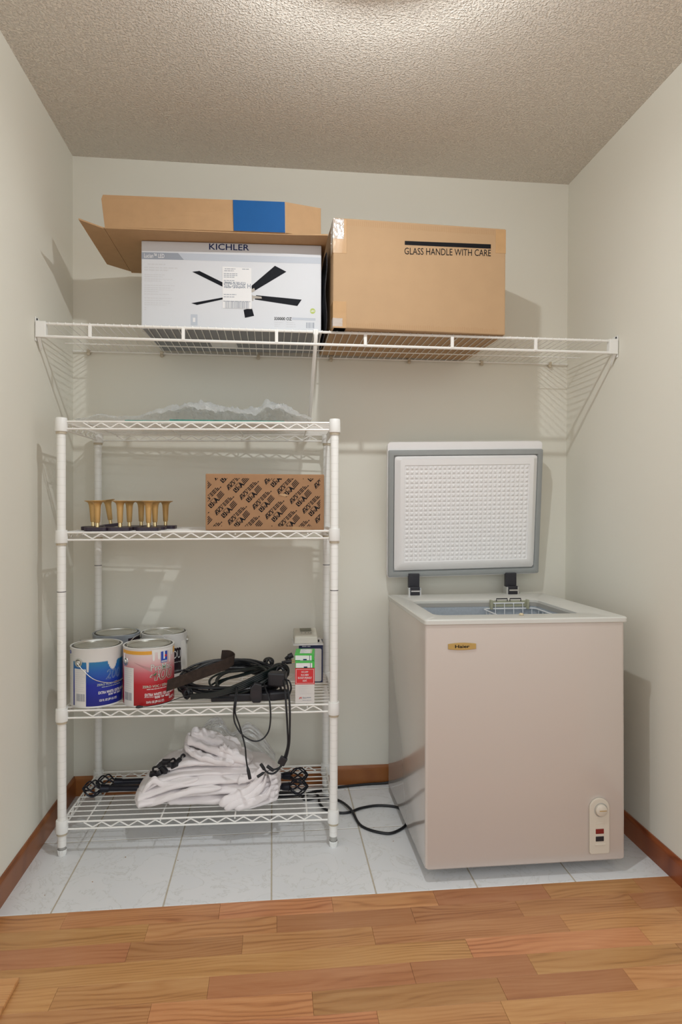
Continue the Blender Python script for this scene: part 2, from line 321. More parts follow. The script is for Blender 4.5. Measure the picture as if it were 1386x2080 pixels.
def text2d(body, bold=0.0, shear=0.0):
    key = (body, bold, shear)
    if key not in _tc:
        cu = bpy.data.curves.new('t', 'FONT'); cu.body = body; cu.size = 1; cu.shear = shear; cu.resolution_u = 3
        ob = bpy.data.objects.new('t', cu)
        me = bpy.data.meshes.new_from_object(ob); P = [v.co for v in me.vertices]
        x0 = min(v.x for v in P); x1 = max(v.x for v in P); y0 = min(v.y for v in P); y1 = max(v.y for v in P)
        bpy.data.meshes.remove(me); cu.offset = bold
        me = bpy.data.meshes.new_from_object(ob)          # same frame at every weight, so layered outlines line up
        vs = [(v.co.x, v.co.y) for v in me.vertices]; fs = [tuple(p.vertices) for p in me.polygons]
        bpy.data.objects.remove(ob); bpy.data.curves.remove(cu); bpy.data.meshes.remove(me)
        _tc[key] = ([((x - x0) / (x1 - x0), (y - y0) / (y1 - y0)) for x, y in vs], fs, (x1 - x0) / (y1 - y0))
    return _tc[key]
def put_text(mb, body, fm, x, y, w=None, h=0.02, bold=0.0, mi=0, shear=0.0):
    vs, fs, asp = text2d(body, bold, shear)
    if w is None: w = h * asp
    mb.add([fm(x + a * w, y + b * h) for a, b in vs], fs, mi); return w
def bars(mb, fm, x, y, w, h, n, seed=1, mi=0):
    """a linear barcode"""
    r = random.Random(seed); cx = x
    step = w / (n * 2)
    while cx < x + w - step:
        bw = step * r.choice((0.6, 1, 1, 1.7)); gp = step * r.choice((0.7, 1, 1.6))
        e = min(cx + bw, x + w)
        mb.poly([fm(cx, y), fm(e, y), fm(e, y + h), fm(cx, y + h)], mi); cx += bw + gp
def quad(mb, fm, x0, x1, y0, y1, mi=0): mb.poly([fm(x0, y0), fm(x1, y0), fm(x1, y1), fm(x0, y1)], mi)
def lines(mb, fm, x, y, widths, h, gap, mi=0):
    """rows of illegibly small print, as thin strips broken into words"""
    r = random.Random(int(x * 9999) + len(widths))
    for i, wd in enumerate(widths):
        cx = x
        while cx < x + wd:
            e = min(x + wd, cx + r.uniform(2.2, 6) * h)
            quad(mb, fm, cx, e, y - i * gap - h, y - i * gap, mi); cx = e + h * 0.7

# ================================================================ the setting
def struct(o): o['kind'] = 'structure'; return o
fl = MB().box(-0.4, W + 0.4, YF - 0.6, 0.05, -0.05, -0.0105).build('floor', 'redoak'); struct(fl)
# tiles
EDGE = -0.748
gx = [0.0] + [0.15743 + 0.305 * i for i in range(7) if 0.15743 + 0.305 * i < W] + [W]
gy = [EDGE, -0.3605, -0.0555, 0.0]
MB().box(0, W, EDGE + 0.0005, 0, -0.0045, -0.0012).build('grout', 'grout', fl)
for j in range(3):
    for i in range(len(gx) - 1):
        x0, x1, y0, y1 = gx[i] + 0.0022, gx[i + 1] - 0.0022, gy[j] + 0.0022, gy[j + 1] - 0.0022
        cx, cy = (x0 + x1) / 2, (y0 + y1) / 2
        o = MB().box(x0 - cx, x1 - cx, y0 - cy, y1 - cy, -0.008, 0.0).build('tile', 'tile', fl, bevel=0.0012, seg=1); o.location = (cx, cy, 0)
# strip oak planks: seams measured row by row, further rows go on towards the viewer
RW = 0.072
seams = [[0.205, 0.623, 0.940, 1.240, 1.573, 1.860], [0.438, 0.782, 1.158, 1.463, 1.806], [0.406, 0.693, 1.036, 1.5615, 1.9025], [1.2725, 1.751], [0.27, 0.62, 1.110, 1.41, 1.8114],
         [0.497, 0.862, 1.308, 1.6255], [0.33, 1.003, 1.290, 1.77], [0.21, 0.66, 1.411, 1.72]]
pr = random.Random(3)
while len(seams) < 20:
    x = pr.uniform(0.0, 0.4); row = []
    while x < W: row.append(x); x += pr.uniform(0.28, 0.55)
    seams.append(row)
for k, row in enumerate(seams):
    ya, yb = EDGE - (k + 1) * RW, EDGE - k * RW
    xs = [-0.38] + row + [W + 0.38]
    for i in range(len(xs) - 1):
        x0, x1 = xs[i] + 0.0002, xs[i + 1] - 0.0002; cx, cy = (x0 + x1) / 2, (ya + yb) / 2
        o = MB().box(x0 - cx, x1 - cx, ya + 0.0002 - cy, yb - 0.0002 - cy, -0.01, 0.0).build('plank', 'oak', fl, bevel=0.0004, seg=1)
        o.location = (cx, cy, pr.uniform(-0.0003, 0.0003))
struct(MB().box(-3.0, W + 3.0, YF - 3.5, EDGE - 20 * RW - 0.0004, -0.01, 0.0).build('floor', 'oak'))
struct(MB().box(-3.0, -0.3805, EDGE - 20 * RW, YW, -0.01, 0.0).build('floor', 'oak'))
struct(MB().box(W + 0.3805, W + 3.0, EDGE - 20 * RW, YW, -0.01, 0.0).build('floor', 'oak'))
struct(MB().box(-0.38, 0.1715, -1.75, -1.006, 0.0005, 0.011).build('trim_1', 'oak', bevel=0.003))
struct(MB().box(-0.1, 0.0, YW, 0.1, -0.01, H).build('wall_left', 'wall'))
struct(MB().box(W, W + 0.1, YW, 0.1, -0.01, H).build('wall_right', 'wall'))
struct(MB().box(-0.1, W + 0.1, 0.0, 0.1, -0.01, H).build('wall_back', 'wall'))
struct(MB().box(-2.2, -0.1005, YW, YW + 0.1, -0.01, H).build('wall_outer_left', 'wall'))      # the bright room's own wall, beside the closet opening
struct(MB().box(W + 0.1005, W + 2.2, YW, YW + 0.1, -0.01, H).build('wall_outer_right', 'wall'))
struct(MB().box(-2.2, W + 2.2, -2.6, 0.1, H, H + 0.08).build('ceiling', 'ceiling'))
def base_prof(t, h): return [(0, 0), (t, 0), (t, h * 0.80), (t * 0.92, h * 0.88), (t * 0.55, h * 0.97), (t * 0.4, h), (0, h)]
HB, TB = 0.0744, 0.011
def extr(prof, a, b, place):
    mb = MB(); n = len(prof); vs = [place(q, a) for q in prof] + [place(q, b) for q in prof]
    return mb.add(vs, [tuple(range(n)), tuple(range(2 * n - 1, n - 1, -1))] + [(i, (i + 1) % n, n + (i + 1) % n, n + i) for i in range(n)])
o = extr(base_prof(TB, HB), 0.0, W, lambda q, s: (s, -q[0], q[1])).build('baseboard_back', 'redoak'); struct(o)
o = extr(base_prof(TB, HB), -0.99, 0.0, lambda q, s: (q[0], s, q[1])).build('baseboard_left', 'redoak_y'); struct(o)
o = extr(base_prof(TB, HB), -1.0, 0.0, lambda q, s: (W - q[0], s, q[1])).build('baseboard_right', 'redoak_y'); struct(o)

# the ceiling lamp that lights the closet, just above the frame
LX, LY, LZ = 1.0, -1.2, 2.335
t = thing('ceiling_light', 'small dome ceiling light with an added white plate screening the ceiling above the closet', 'lamp', (LX, LY, H))
MB().lathe([(0.0001, 0.0), (0.045, 0.0), (0.045, -0.07), (0.089, -0.098), (0.090, -0.106), (0.03, -0.108), (0.018, -0.112), (0.017, -0.128), (0.0001, -0.128)], 40).build('canopy_light_screen', 'white_plastic', t, smooth=True)  # lamp mount; its flared plate is added to keep direct light off the near ceiling
mb = MB(); R = 0.02
mb.lathe([(max(1e-4, R * math.sin(PI * i / 18)), LZ - H - (0.5 if i < 9 else 0.06) * R * math.cos(PI * i / 18)) for i in range(19)], 32); mb.build('dome', 'bulb', t, smooth=True)

# ================================================================ wall mounted wire shelf
ZT, ZL, YS = 1.7205, 1.679, -0.403
sh = thing('wall_wire_shelf', 'white wire closet shelf spanning wall to wall under the two big boxes', 'shelf', (0, 0, ZT))
B = inv(sh)
def rod(name, pts, r, parent, m='white_metal', n=8, base=B): return MB().tube(pts, r, n).build(name, m, parent, smooth=True, base=base)
rod('front_top_rail', [(0.035, YS, ZT), (W - 0.035, YS, ZT + 0.001)], 0.0045, sh)
rod('front_bottom_rail', [(0.035, YS, ZL), (W - 0.035, YS, ZL + 0.001)], 0.0048, sh)
rod('back_rail', [(0.004, -0.012, ZT + 0.0015), (W - 0.004, -0.012, ZT + 0.0015)], 0.0032, sh)
rod('middle_rail', [(0.02, -0.16, ZT - 0.0045), (W - 0.02, -0.16, ZT - 0.0045)], 0.0022, sh)
wire_me = None
for i in range(76):
    x = 0.045 + i * 0.0254
    pts = [(0, -0.008, 0.0045), (0, YS - 0.001, 0.0055), (0, YS - 0.0045, 0.003), (0, YS - 0.0055, -0.002)]
    if wire_me is None:
        o = MB().tube(pts, 0.0015, 6).build('deck_wire', 'white_metal', sh, smooth=True); wire_me = o.data
    else:
        o = bpy.data.objects.new('deck_wire', wire_me); COL.objects.link(o); o.parent = sh
    o.location = (x, 0, 0)
for x in (0.173, 0.472, 0.780, 1.082, 1.386, 1.6865):
    MB().box(x - 0.0055, x + 0.0055, YS - 0.006, YS + 0.003, ZL, ZT).build('rail_strap', 'white_metal', sh, bevel=0.002, base=B)
for s, xw in ((1, 0.0), (-1, W)):
    X = lambda x, y, z: (xw + s * x, y, z)
    mb = MB().box(0.0005, 0.004, YS + 0.002 - 0.006, YS + 0.033, 1.664, 1.742, X=X)
    mb.box(0.004, 0.036, YS - 0.009, YS + 0.012, 1.675, 1.727, X=X)
    br = mb.build('end_bracket', 'white_plastic', sh, bevel=0.0015, base=B)
    MB().prism([X(0.006, YS + 0.0, 1.675), X(0.018, YS + 0.0, 1.675), X(0.014, YS + 0.02, 1.648), X(0.007, YS + 0.028, 1.640)], (0, 0.006, 0)).build('gusset', 'white_plastic', br, base=B)
    MB().lathe([(0.0001, 0.003), (0.0035, 0.002), (0.0035, 0)], 10, axis=Matrix.Translation(X(0.0045, YS + 0.004, 1.735)) @ Matrix.Rotation(s * PI / 2, 4, 'Y')).build('screw', 'black_plastic', br, base=B)
br = rod('support_brace', [(0.912, YS - 0.006, ZT + 0.004), (0.912, YS - 0.008, ZT - 0.02), (0.911, YS + 0.01, ZL - 0.012), (0.909, -0.02, 1.418), (0.909, -0.004, 1.405)], 0.0068, sh)
MB().box(0.9035, 0.9205, YS - 0.012, YS + 0.006, ZT - 0.012, ZT + 0.0075).build('brace_hook', 'white_plastic', br, bevel=0.003, base=B)
MB().box(0.900, 0.918, -0.004, -0.0005, 1.39, 1.42).build('wall_plate', 'white_plastic', br, bevel=0.001, base=B)
for x in (0.0618, 0.3374, 0.7103, 0.9991, 1.3172, 1.6206, 1.912):
    mb = MB().box(x - 0.006, x + 0.006, -0.018, -0.0005, ZT - 0.009, ZT + 0.009)
    mb.lathe([(0.0001, 0.004), (0.006, 0.003), (0.007, 0)], 12, axis=Matrix.Translation((x, -0.016, ZT - 0.008)) @ Matrix.Rotation(PI / 2, 4, 'X'))
    mb.build('wall_clip', 'tan_plastic', sh, bevel=0.0012, base=B)

# ---------------------------------------------------------------- boxes on it
ZD = ZT + 0.0075                                   # top of the deck wires
def rotz(cx, cy, a): return lambda x, y, z: (cx + x * math.cos(a) - y * math.sin(a), cy + x * math.sin(a) + y * math.cos(a), z)
# white fan box
fb_ang = math.radians(-2.6)
fb = thing('fan_box', 'white printed ceiling fan carton standing at left on the wire wall shelf', 'box', (0.326, -0.352, ZD), fb_ang)
FW, FD, FH = 0.607, 0.322, 0.295
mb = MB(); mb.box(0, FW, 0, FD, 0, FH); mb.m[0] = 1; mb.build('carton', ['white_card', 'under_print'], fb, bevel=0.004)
ff = lambda x, y: (x, -0.0004, y); f2 = lambda x, y: (x, -0.0007, y); f3 = lambda x, y: (x, -0.001, y); f4 = lambda x, y: (x, -0.0013, y)
PX = 0.607 / 372.0
def U(px, py): return ((px - 281) * PX, FH - (py - (491 + (px - 281) * 0.004)) * PX)    # photo print positions to box face
def fpoly(pts, m, name='print', fm=ff):
    mb = MB(); mb.poly([fm(*U(*p)) for p in pts]); return mb.build(name, m, fb, fixn=False)
mb = MB(); vx, vz = U(420, 506.5); put_text(mb, 'KICHLER', ff, vx, vz, w=82 * PX, h=12.5 * PX, bold=0.01); mb.build('lettering', 'navy_print', fb, fixn=False)
fpoly([(281.5, 515), (356, 515), (368, 529), (281.5, 529)], 'grey_print', 'print_band')
fpoly([(356, 515), (652, 518), (652, 531), (368, 529)], 'pale_print', 'print_band')
mb = MB(); vx, vz = U(287, 526); put_text(mb, 'Lucian™ LED', f2, vx, vz, w=41 * PX, h=9 * PX, bold=0.004); mb.build('lettering', 'white_print', fb, fixn=False)
mb = MB()
for i, (yy, wd) in enumerate(((538, 36), (545, 68), (550, 50), (560, 42), (564, 38), (569, 58), (573, 36), (582, 62), (587, 54), (591, 60), (595, 30), (600, 50), (608, 56), (613, 52), (618, 54), (622, 45), (628, 4), (632, 4))):
    vx, vz = U(287 if i != 0 else 294, yy); lines(mb, ff, vx, vz, [wd * PX], (2.2 if i < 3 else 1.3) * PX, 1)
mb.build('small_print', 'faint_print', fb, fixn=False)
for pts in ([(385, 553), (400, 551), (448, 574), (448, 583)], [(383, 618), (395, 621.5), (448, 609), (448, 605)], [(556, 537), (580, 549), (509, 593), (507, 580)],
            [(517, 599), (612, 606.5), (603, 620), (514, 608)], [(491, 630), (508, 625), (513, 642), (494, 646.5)]):
    fpoly(pts, 'blade_print', 'fan_blade_print')
fpoly([(506, 588), (513, 584), (515, 590), (508, 594)], 'nickel_print', 'fan_bracket_print', f2)
fpoly([(510, 600), (528, 602), (529, 606), (511, 606), (511, 611), (509, 611), (508, 598)], 'nickel_print', 'fan_bracket_print', f2)
lab = fpoly([(447, 541), (507, 543), (508, 628), (448, 627)], 'paper', 'shipping_label', f3)
def onlab(mb, name):
    q = mb.build(name, 'grey_print', fb, fixn=False); q.parent = lab; return q
mb = MB()
for (a, b, w_) in ((452, 545, 22), (451, 549, 20), (488, 545, 14), (450, 555, 28), (450, 558.5, 28), (450, 562, 22), (450, 569, 22), (451, 573, 10), (450, 598, 26), (450, 603, 22), (449, 612, 56)):
    vx, vz = U(a, b); lines(mb, f4, vx, vz, [w_ * PX], 1.4 * PX, 1)
tag(onlab(mb, 'small_print'), kind='stuff')
mb = MB(); r = random.Random(5); vx, vz = U(450, 585.5)
for i in range(40):
    for j in range(11):
        if r.random() < 0.55: quad(mb, f4, vx + i * 1.12 * PX, vx + (i + 1) * 1.12 * PX, vz + j * 1.2 * PX, vz + (j + 1) * 1.2 * PX)
tag(onlab(mb, 'stacked_barcode'), kind='stuff')
mb = MB(); vx, vz = U(453, 627); bars(mb, f4, vx, vz, 50 * PX, 14 * PX, 26, 2); tag(onlab(mb, 'barcode'), kind='stuff')
mb = MB(); vx, vz = U(499, 585); put_text(mb, 'H', f4, vx, vz, w=6.5 * PX, h=9 * PX, bold=0.02); onlab(mb, 'lettering')
mb = MB(); vx, vz = U(555, 650); put_text(mb, '330000 OZ', f2, vx, vz, w=36 * PX, h=6 * PX, bold=0.015)
mb.build('lettering', 'black_print', fb, fixn=False)
fpoly([(592, 644), (641, 645), (641, 650), (592, 649)], 'pale_print', 'print_band')
mb = MB()
for a, b, w_ in ((555, 654, 18), (555, 658, 12), (555, 662, 10), (580, 654, 17), (580, 658, 19), (580, 663, 20), (588, 670, 19)):
    vx, vz = U(a, b); lines(mb, ff, vx, vz, [w_ * PX], 1.4 * PX, 1)
mb.build('small_print', 'faint_print', fb, fixn=False)
mb = MB(); vx, vz = U(621.5, 666); bars(mb, ff, vx, vz, 17 * PX, 12 * PX, 10, 9); mb.build('barcode', 'grey_print', fb, fixn=False)
mb = MB(); vx, vz = U(635, 630); mb.poly([ff(vx + 5.6 * PX * math.cos(2 * PI * i / 24), vz + 5.6 * PX * math.sin(2 * PI * i / 24)) for i in range(24)]); dot = mb.build('round_mark', 'lime_print', fb, fixn=False)
mb = MB(); vx, vz = U(631, 632); put_text(mb, 'LED', f2, vx, vz, w=8 * PX, h=4 * PX, bold=0.02); s = mb.build('lettering', 'white_print', dot, fixn=False)
fpoly([(382, 641), (396, 641), (396, 664), (382, 664)], 'pale_print', 'switch_print')
fpoly([(386.5, 648), (391.5, 648), (391.5, 657), (386.5, 657)], 'white_print', 'switch_print', f2)
MB().box(0.205, 0.30, 0.17, 0.24, -0.0015, -0.0003).build('bottom_label', 'paper', fb)
# open kraft carton lying flat on the fan box
ZK = ZD + FH
kt = thing('open_kraft_carton', 'opened kraft cardboard carton with blue block lying flat on the white fan box', 'cardboard', (0.227, -0.44, ZK + 0.001))
B = inv(kt)
zk0, zk1 = ZK + 0.001, ZK + 0.0055
MB().prism([(0.227, -0.436, zk0), (0.84, -0.452, zk0), (0.948, -0.462, zk0), (0.95, -0.03, zk0), (0.227, -0.03, zk0)], (0, 0, 0.0045)).build('bottom_panel', 'kraft', kt, base=B)
fw = MB().prism([(0.228, -0.436, zk0 + 0.0045), (0.2265, -0.439, zk0 + 0.02), (0.2205, -0.449, 2.112), (0.226, -0.452, 2.124), (0.806, -0.462, 2.1265), (0.808, -0.456, zk0 + 0.0045)], (0, 0.0045, 0)).build('front_flap', 'kraft', kt, base=B)
MB().prism([(0.640, -0.4527, zk0 + 0.005), (0.807, -0.4563, zk0 + 0.005), (0.8055, -0.4623, 2.1263), (0.6375, -0.4593, 2.1258)], (0, -0.0004, 0)).build('blue_block', 'blue_print', fw, base=B)
MB().prism([(0.8085, -0.456, zk0 + 0.0045), (0.8065, -0.462, 2.1265), (0.925, -0.440, 2.122), (0.926, -0.436, zk0 + 0.012), (0.926, -0.436, zk0 + 0.0045)], (0.001, 0.0045, 0)).build('folded_end', 'kraft', kt, base=B)
MB().prism([(0.2255, -0.43, zk0), (0.160, -0.484, zk0 + 0.004), (0.152, -0.10, zk0 + 0.004), (0.2255, -0.045, zk0)], (0, 0, 0.0045)).build('side_flap', 'kraft', kt, base=B)
# kraft box: glass handle with care
g_ang = math.radians(2.2)
gb = thing('glass_carton', 'large plain kraft carton printed with a glass handling warning on the wall shelf', 'box', (0.9675, -0.440, ZD), g_ang)
GW, GD, GH = 0.604, 0.405, 0.366
MB().box(0, GW, 0, GD, 0, GH).build('carton', ['kraft_light'], gb, bevel=0.004)
GP = GW / 358.0
def UG(px, py): return ((px - 677) * GP, GH - (py - (441 + (px - 677) * 0.0555)) * GP * 1.0)
mb = MB(); a = [UG(822, 486.5), UG(1003, 492.5), UG(1003, 501.5), UG(822, 494.5)]; mb.poly([ff(*p) for p in a]); mb.build('printed_bar', 'black_print', gb, fixn=False)
mb = MB(); x0, z0 = UG(821.5, 513.5); x1, z1 = UG(1003, 517); put_text(mb, 'GLASS HANDLE WITH CARE', lambda x, y: ff(x, y + (z1 - z0) * (x - x0) / (x1 - x0)), x0, z0, w=x1 - x0, h=13.5 * GP, bold=0.004); mb.build('lettering', 'black_print', gb, fixn=False)
for (a, b, c, d, m) in ((0.0, 0.045, 0.0, 0.088, 'tape'), (GW - 0.036, GW, GH - 0.085, GH, 'tape'), (0.0, 0.045, GH - 0.118, GH, 'tape')):
    MB().box(a - 0.0006, b, -0.0009, 0.06, c, min(d, GH - 0.004)).build('tape', m, gb, bevel=0.0004)
MB().box(-0.0012, 0.036, -0.0016, 0.05, GH - 0.07, GH - 0.003).build('tape', 'shiny_tape', gb, bevel=0.0004)
MB().box(-0.0012, 0.032, -0.0016, 0.03, 0.004, 0.032).build('tape', 'shiny_tape', gb, bevel=0.0004)
for (a, b, c, d) in ((0.006, GW - 0.006, 0.035, 0.0362),):
    pass
seam = MB()
for x in [0.02 + 0.0065 * i for i in range(86)]:
    hh = 0.010 + 0.006 * rnd.random()
    seam.box(x, x + 0.0016, -0.0005, 0.001, 0.006, 0.006 + hh)
    seam.box(x, x + 0.0016, -0.0005, 0.001, GH - 0.02 - hh * 0.3, GH - 0.007)
tag(seam.build('crushed_edge', 'kraft', gb), kind='stuff')
# dark plastic bag squeezed between the two boxes
mb = MB(); N1, N2 = 14, 18
for i in range(N1 + 1):
    for j in range(N2 + 1):
        u, v = i / N1, j / N2
        x = 0.9475 + 0.006 * (1 - u) * (0.5 + 0.5 * math.sin(9 * v + 3 * u))
        mb.v.append((x, -0.375 + 0.33 * u, ZD + 0.002 + v * 0.272 + 0.006 * math.sin(7 * u)))
for i in range(N1):
    for j in range(N2): mb.f.append((i * (N2 + 1) + j, (i + 1) * (N2 + 1) + j, (i + 1) * (N2 + 1) + j + 1, i * (N2 + 1) + j + 1)); mb.m.append(0)
o = mb.build('plastic_bag', 'dark_bag', smooth=True); sol = o.modifiers.new('s', 'SOLIDIFY'); sol.thickness = 0.002
tag(o, 'black plastic bag squeezed in the gap between the two big boxes', 'bag')

# ================================================================ wire rack
FLp, FRp, RLp, RRp = (0.0935, -0.4418), (0.9715, -0.4739), (0.1072, -0.054), (0.9775, -0.085)
def RK(s, t, z):
    x = (1 - s) * ((1 - t) * FLp[0] + t * RLp[0]) + s * ((1 - t) * FRp[0] + t * RRp[0])
    y = (1 - s) * ((1 - t) * FLp[1] + t * RLp[1]) + s * ((1 - t) * FRp[1] + t * RRp[1])
    return (x, y, z + 0.0062 * s)
rk = thing('wire_rack', 'white four-tier wire shelving rack at the left wall', 'shelf', (FLp[0], FLp[1], 0))
B = inv(rk)
for (s, t) in ((0, 0), (1, 0), (0, 1), (1, 1)):
    x, y, _ = RK(s, t, 0); lift = 0.0062 * s
    T = Matrix.Translation((x - FLp[0], y - FLp[1], 0))
    mb = MB().lathe([(0.0001, 0.030 + lift), (0.0136, 0.030 + lift), (0.0136, 1.405 + lift), (0.012, 1.4085 + lift), (0.0001, 1.4095 + lift)], 20)
    p = mb.build('post', 'post', rk, smooth=True, base=T)
    mb = MB(); n = 40
    prof = [(0.0001, 0.0), (0.0105, 0.0), (0.0115, 0.003), (0.0135, 0.014), (0.0138, 0.021)]
    vs = []; fs = []
    for (r, z) in prof: vs += [((r * (1.04 if j % 2 else 0.96)) * math.cos(2 * PI * j / n), (r * (1.04 if j % 2 else 0.96)) * math.sin(2 * PI * j / n), z) for j in range(n)]
    for i in range(len(prof) - 1): fs += [(i * n + j, i * n + (j + 1) % n, (i + 1) * n + (j + 1) % n, (i + 1) * n + j) for j in range(n)]
    mb.add(vs, fs); mb.build('foot', 'white_plastic', p, base=T)
    MB().lathe([(0.0001, 0.021), (0.0118, 0.021), (0.0118, 0.031 + lift), (0.0001, 0.031 + lift)], 20).build('leveling_ring', 'cavity', p, base=T)
    zj = 0.852 if t == 0 else 0.90
    MB().lathe([(0.0137, zj), (0.0139, zj + 0.0005), (0.0139, zj + 0.0018), (0.0137, zj + 0.0023)], 20).build('joint_ring', 'hinge', p, smooth=True, base=T)
SHZ = [0.1075, 0.468, 1.0425, 1.3995]
DZ = 0.0235
def seg(a, b, n=2): return [tuple(Vector(a).lerp(Vector(b), i / (n - 1))) for i in range(n)]
for k, z in enumerate(SHZ):
    fr = MB()
    for dz in (0, -DZ):
        for a, b in (((0.02, 0), (0.98, 0)), ((0.02, 1), (0.98, 1)), ((0, 0.045), (0, 0.955)), ((1, 0.045), (1, 0.955))):
            fr.tube([RK(*a, z + dz), RK(*b, z + dz)], 0.0031, 8)
    f = fr.build('shelf_frame', 'white_metal', rk, smooth=True, base=B)
    for t in (0, 1):
        n = 28; pts = []
        for i in range(n + 1):
            s = 0.045 + 0.91 * i / n
            pts.append(RK(s, t, z - (0.0035 if i % 2 else DZ - 0.0035)))
        pts = pts[1:]
        q = []
        for i, p in enumerate(pts):          # rounded zigzag
            if 0 < i < len(pts) - 1:
                a, b, c = Vector(pts[i - 1]), Vector(p), Vector(pts[i + 1]); q += [tuple(b.lerp(a, 0.16)), tuple(b.lerp((a + c) / 2, 0.05)), tuple(b.lerp(c, 0.16))]
            else: q.append(p)
        MB().tube(q, 0.0023, 6).build('zigzag_wire', 'white_metal', f, smooth=True, base=B)
    for s in (0, 1):
        n = 12; pts = [RK(s, 0.08 + 0.84 * i / n, z - (0.0035 if i % 2 else DZ - 0.0035)) for i in range(n + 1)]
        MB().tube(pts, 0.0021, 6).build('zigzag_wire', 'white_metal', f, smooth=True, base=B)
    nd = 11
    for i in range(1, nd):
        t = i / nd; MB().tube([RK(-0.002, t, z + 0.0008), RK(1.002, t, z + 0.0008)], 0.0019, 6).build('deck_wire', 'white_metal', f, smooth=True, base=B)
    for s in (0.085, 0.355, 0.63, 0.90):
        MB().tube([RK(s, 0.004, z - 0.010), RK(s, 0.012, z - 0.0035), RK(s, 0.99, z - 0.0035), RK(s, 0.998, z - 0.010)], 0.0026, 6).build('cross_wire', 'white_metal', f, smooth=True, base=B)
    for (s, t) in ((0, 0), (1, 0), (0, 1), (1, 1)):
        x, y, zz = RK(s, t, z); top = [(0.0138, 0.0085)] if k < 3 else [(0.0138, 0.0135), (0.0001, 0.0135)][:1]
        prof = [(0.0138, 0.0085), (0.0178, 0.0085), (0.0185, 0.006), (0.0198, -0.030), (0.0190, -0.0325), (0.0138, -0.0325)]
        if k == 3: prof = [(0.0001, 0.012), (0.0165, 0.012), (0.0180, 0.0095)] + prof[3:]
        MB().lathe(prof, 24, (x, y, zz)).build('collar', 'white_plastic', f, smooth=True, base=B)
        MB().lathe([(0.0138, -0.0325), (0.0165, -0.0325), (0.0165, -0.040), (0.0138, -0.040)], 20, (x, y, zz)).build('sleeve', 'tan_plastic', f, smooth=True, base=B)
DECK = [z + 0.0032 for z in SHZ]

# ---------------------------------------------------------------- top shelf: glass panes and bubble wrap
zt = DECK[3] + 0.003
mb = MB().box(-0.245, 0.245, -0.15, 0.15, 0, 0.0052); mb.m[0] = mb.m[1] = 1; o = mb.build('glass_sheet', ['glass_edge', 'glass']); o.location = (0.535, -0.270, zt + 0.0007); o.rotation_euler = (0, 0, math.radians(-2))
tag(o, 'green-edged sheet of glass lying on the top rack shelf under bubble wrap', 'glass')
mb = MB().box(-0.19, 0.19, -0.14, 0.14, 0, 0.0052); mb.m[0] = mb.m[1] = 1; o2 = mb.build('glass_sheet', ['glass_edge', 'glass']); o2.location = (0.62, -0.265, zt + 0.0064); o2.rotation_euler = (0, 0, math.radians(-1.3))
tag(o2, 'smaller green-edged glass sheet on top of the bigger one', 'glass')
def env(x):      # silhouette height over the shelf, along x
    pts = [(0.10, 0.000), (0.16, 0.012), (0.20, 0.030), (0.25, 0.018), (0.30, 0.018), (0.36, 0.036), (0.42, 0.056), (0.47, 0.072), (0.52, 0.075), (0.57, 0.067), (0.62, 0.055), (0.68, 0.051), (0.725, 0.058), (0.745, 0.078), (0.79, 0.080), (0.83, 0.058), (0.87, 0.038), (0.91, 0.020)]
    for (a, b), (c, d) in zip(pts, pts[1:]):
        if a <= x <= c: return b + (d - b) * (x - a) / (c - a)
    return 0.0
mb = MB(); N1, N2 = 170, 44
for i in range(N1 + 1):
    for j in range(N2 + 1):
        x = 0.125 + 0.775 * i / N1; v = j / N2; y = -0.435 + 0.34 * v - 0.033 * (x - 0.1)
        e = env(x) * (0.22 + 0.78 * math.sin(PI * min(1, 0.12 + v * 0.95)) ** 0.8)
        base = 0.0145 if (0.28 < x < 0.80 and 0.03 < v < 0.97) else 0.0035
        n = noise.fractal(Vector((x * 26, y * 22, 1.3)), 0.8, 2.0, 4)
        z = zt + max(base, e * (1 + 0.28 * n) + 0.006 * noise.noise(Vector((x * 60, y * 60, 0)))) + 0.0022 * abs(math.sin(x * 330) * math.sin(y * 330))
        mb.v.append((x - 0.125, y, z - zt))
for i in range(N1):
    for j in range(N2): mb.f.append((i * (N2 + 1) + j, (i + 1) * (N2 + 1) + j, (i + 1) * (N2 + 1) + j + 1, i * (N2 + 1) + j + 1)); mb.m.append(0)
o = mb.build('bubble_wrap', 'wrap', smooth=True); o.location = (0.125, 0, zt)
tag(o, 'crumpled clear bubble wrap spread over glass on the top rack shelf', 'bubble wrap')

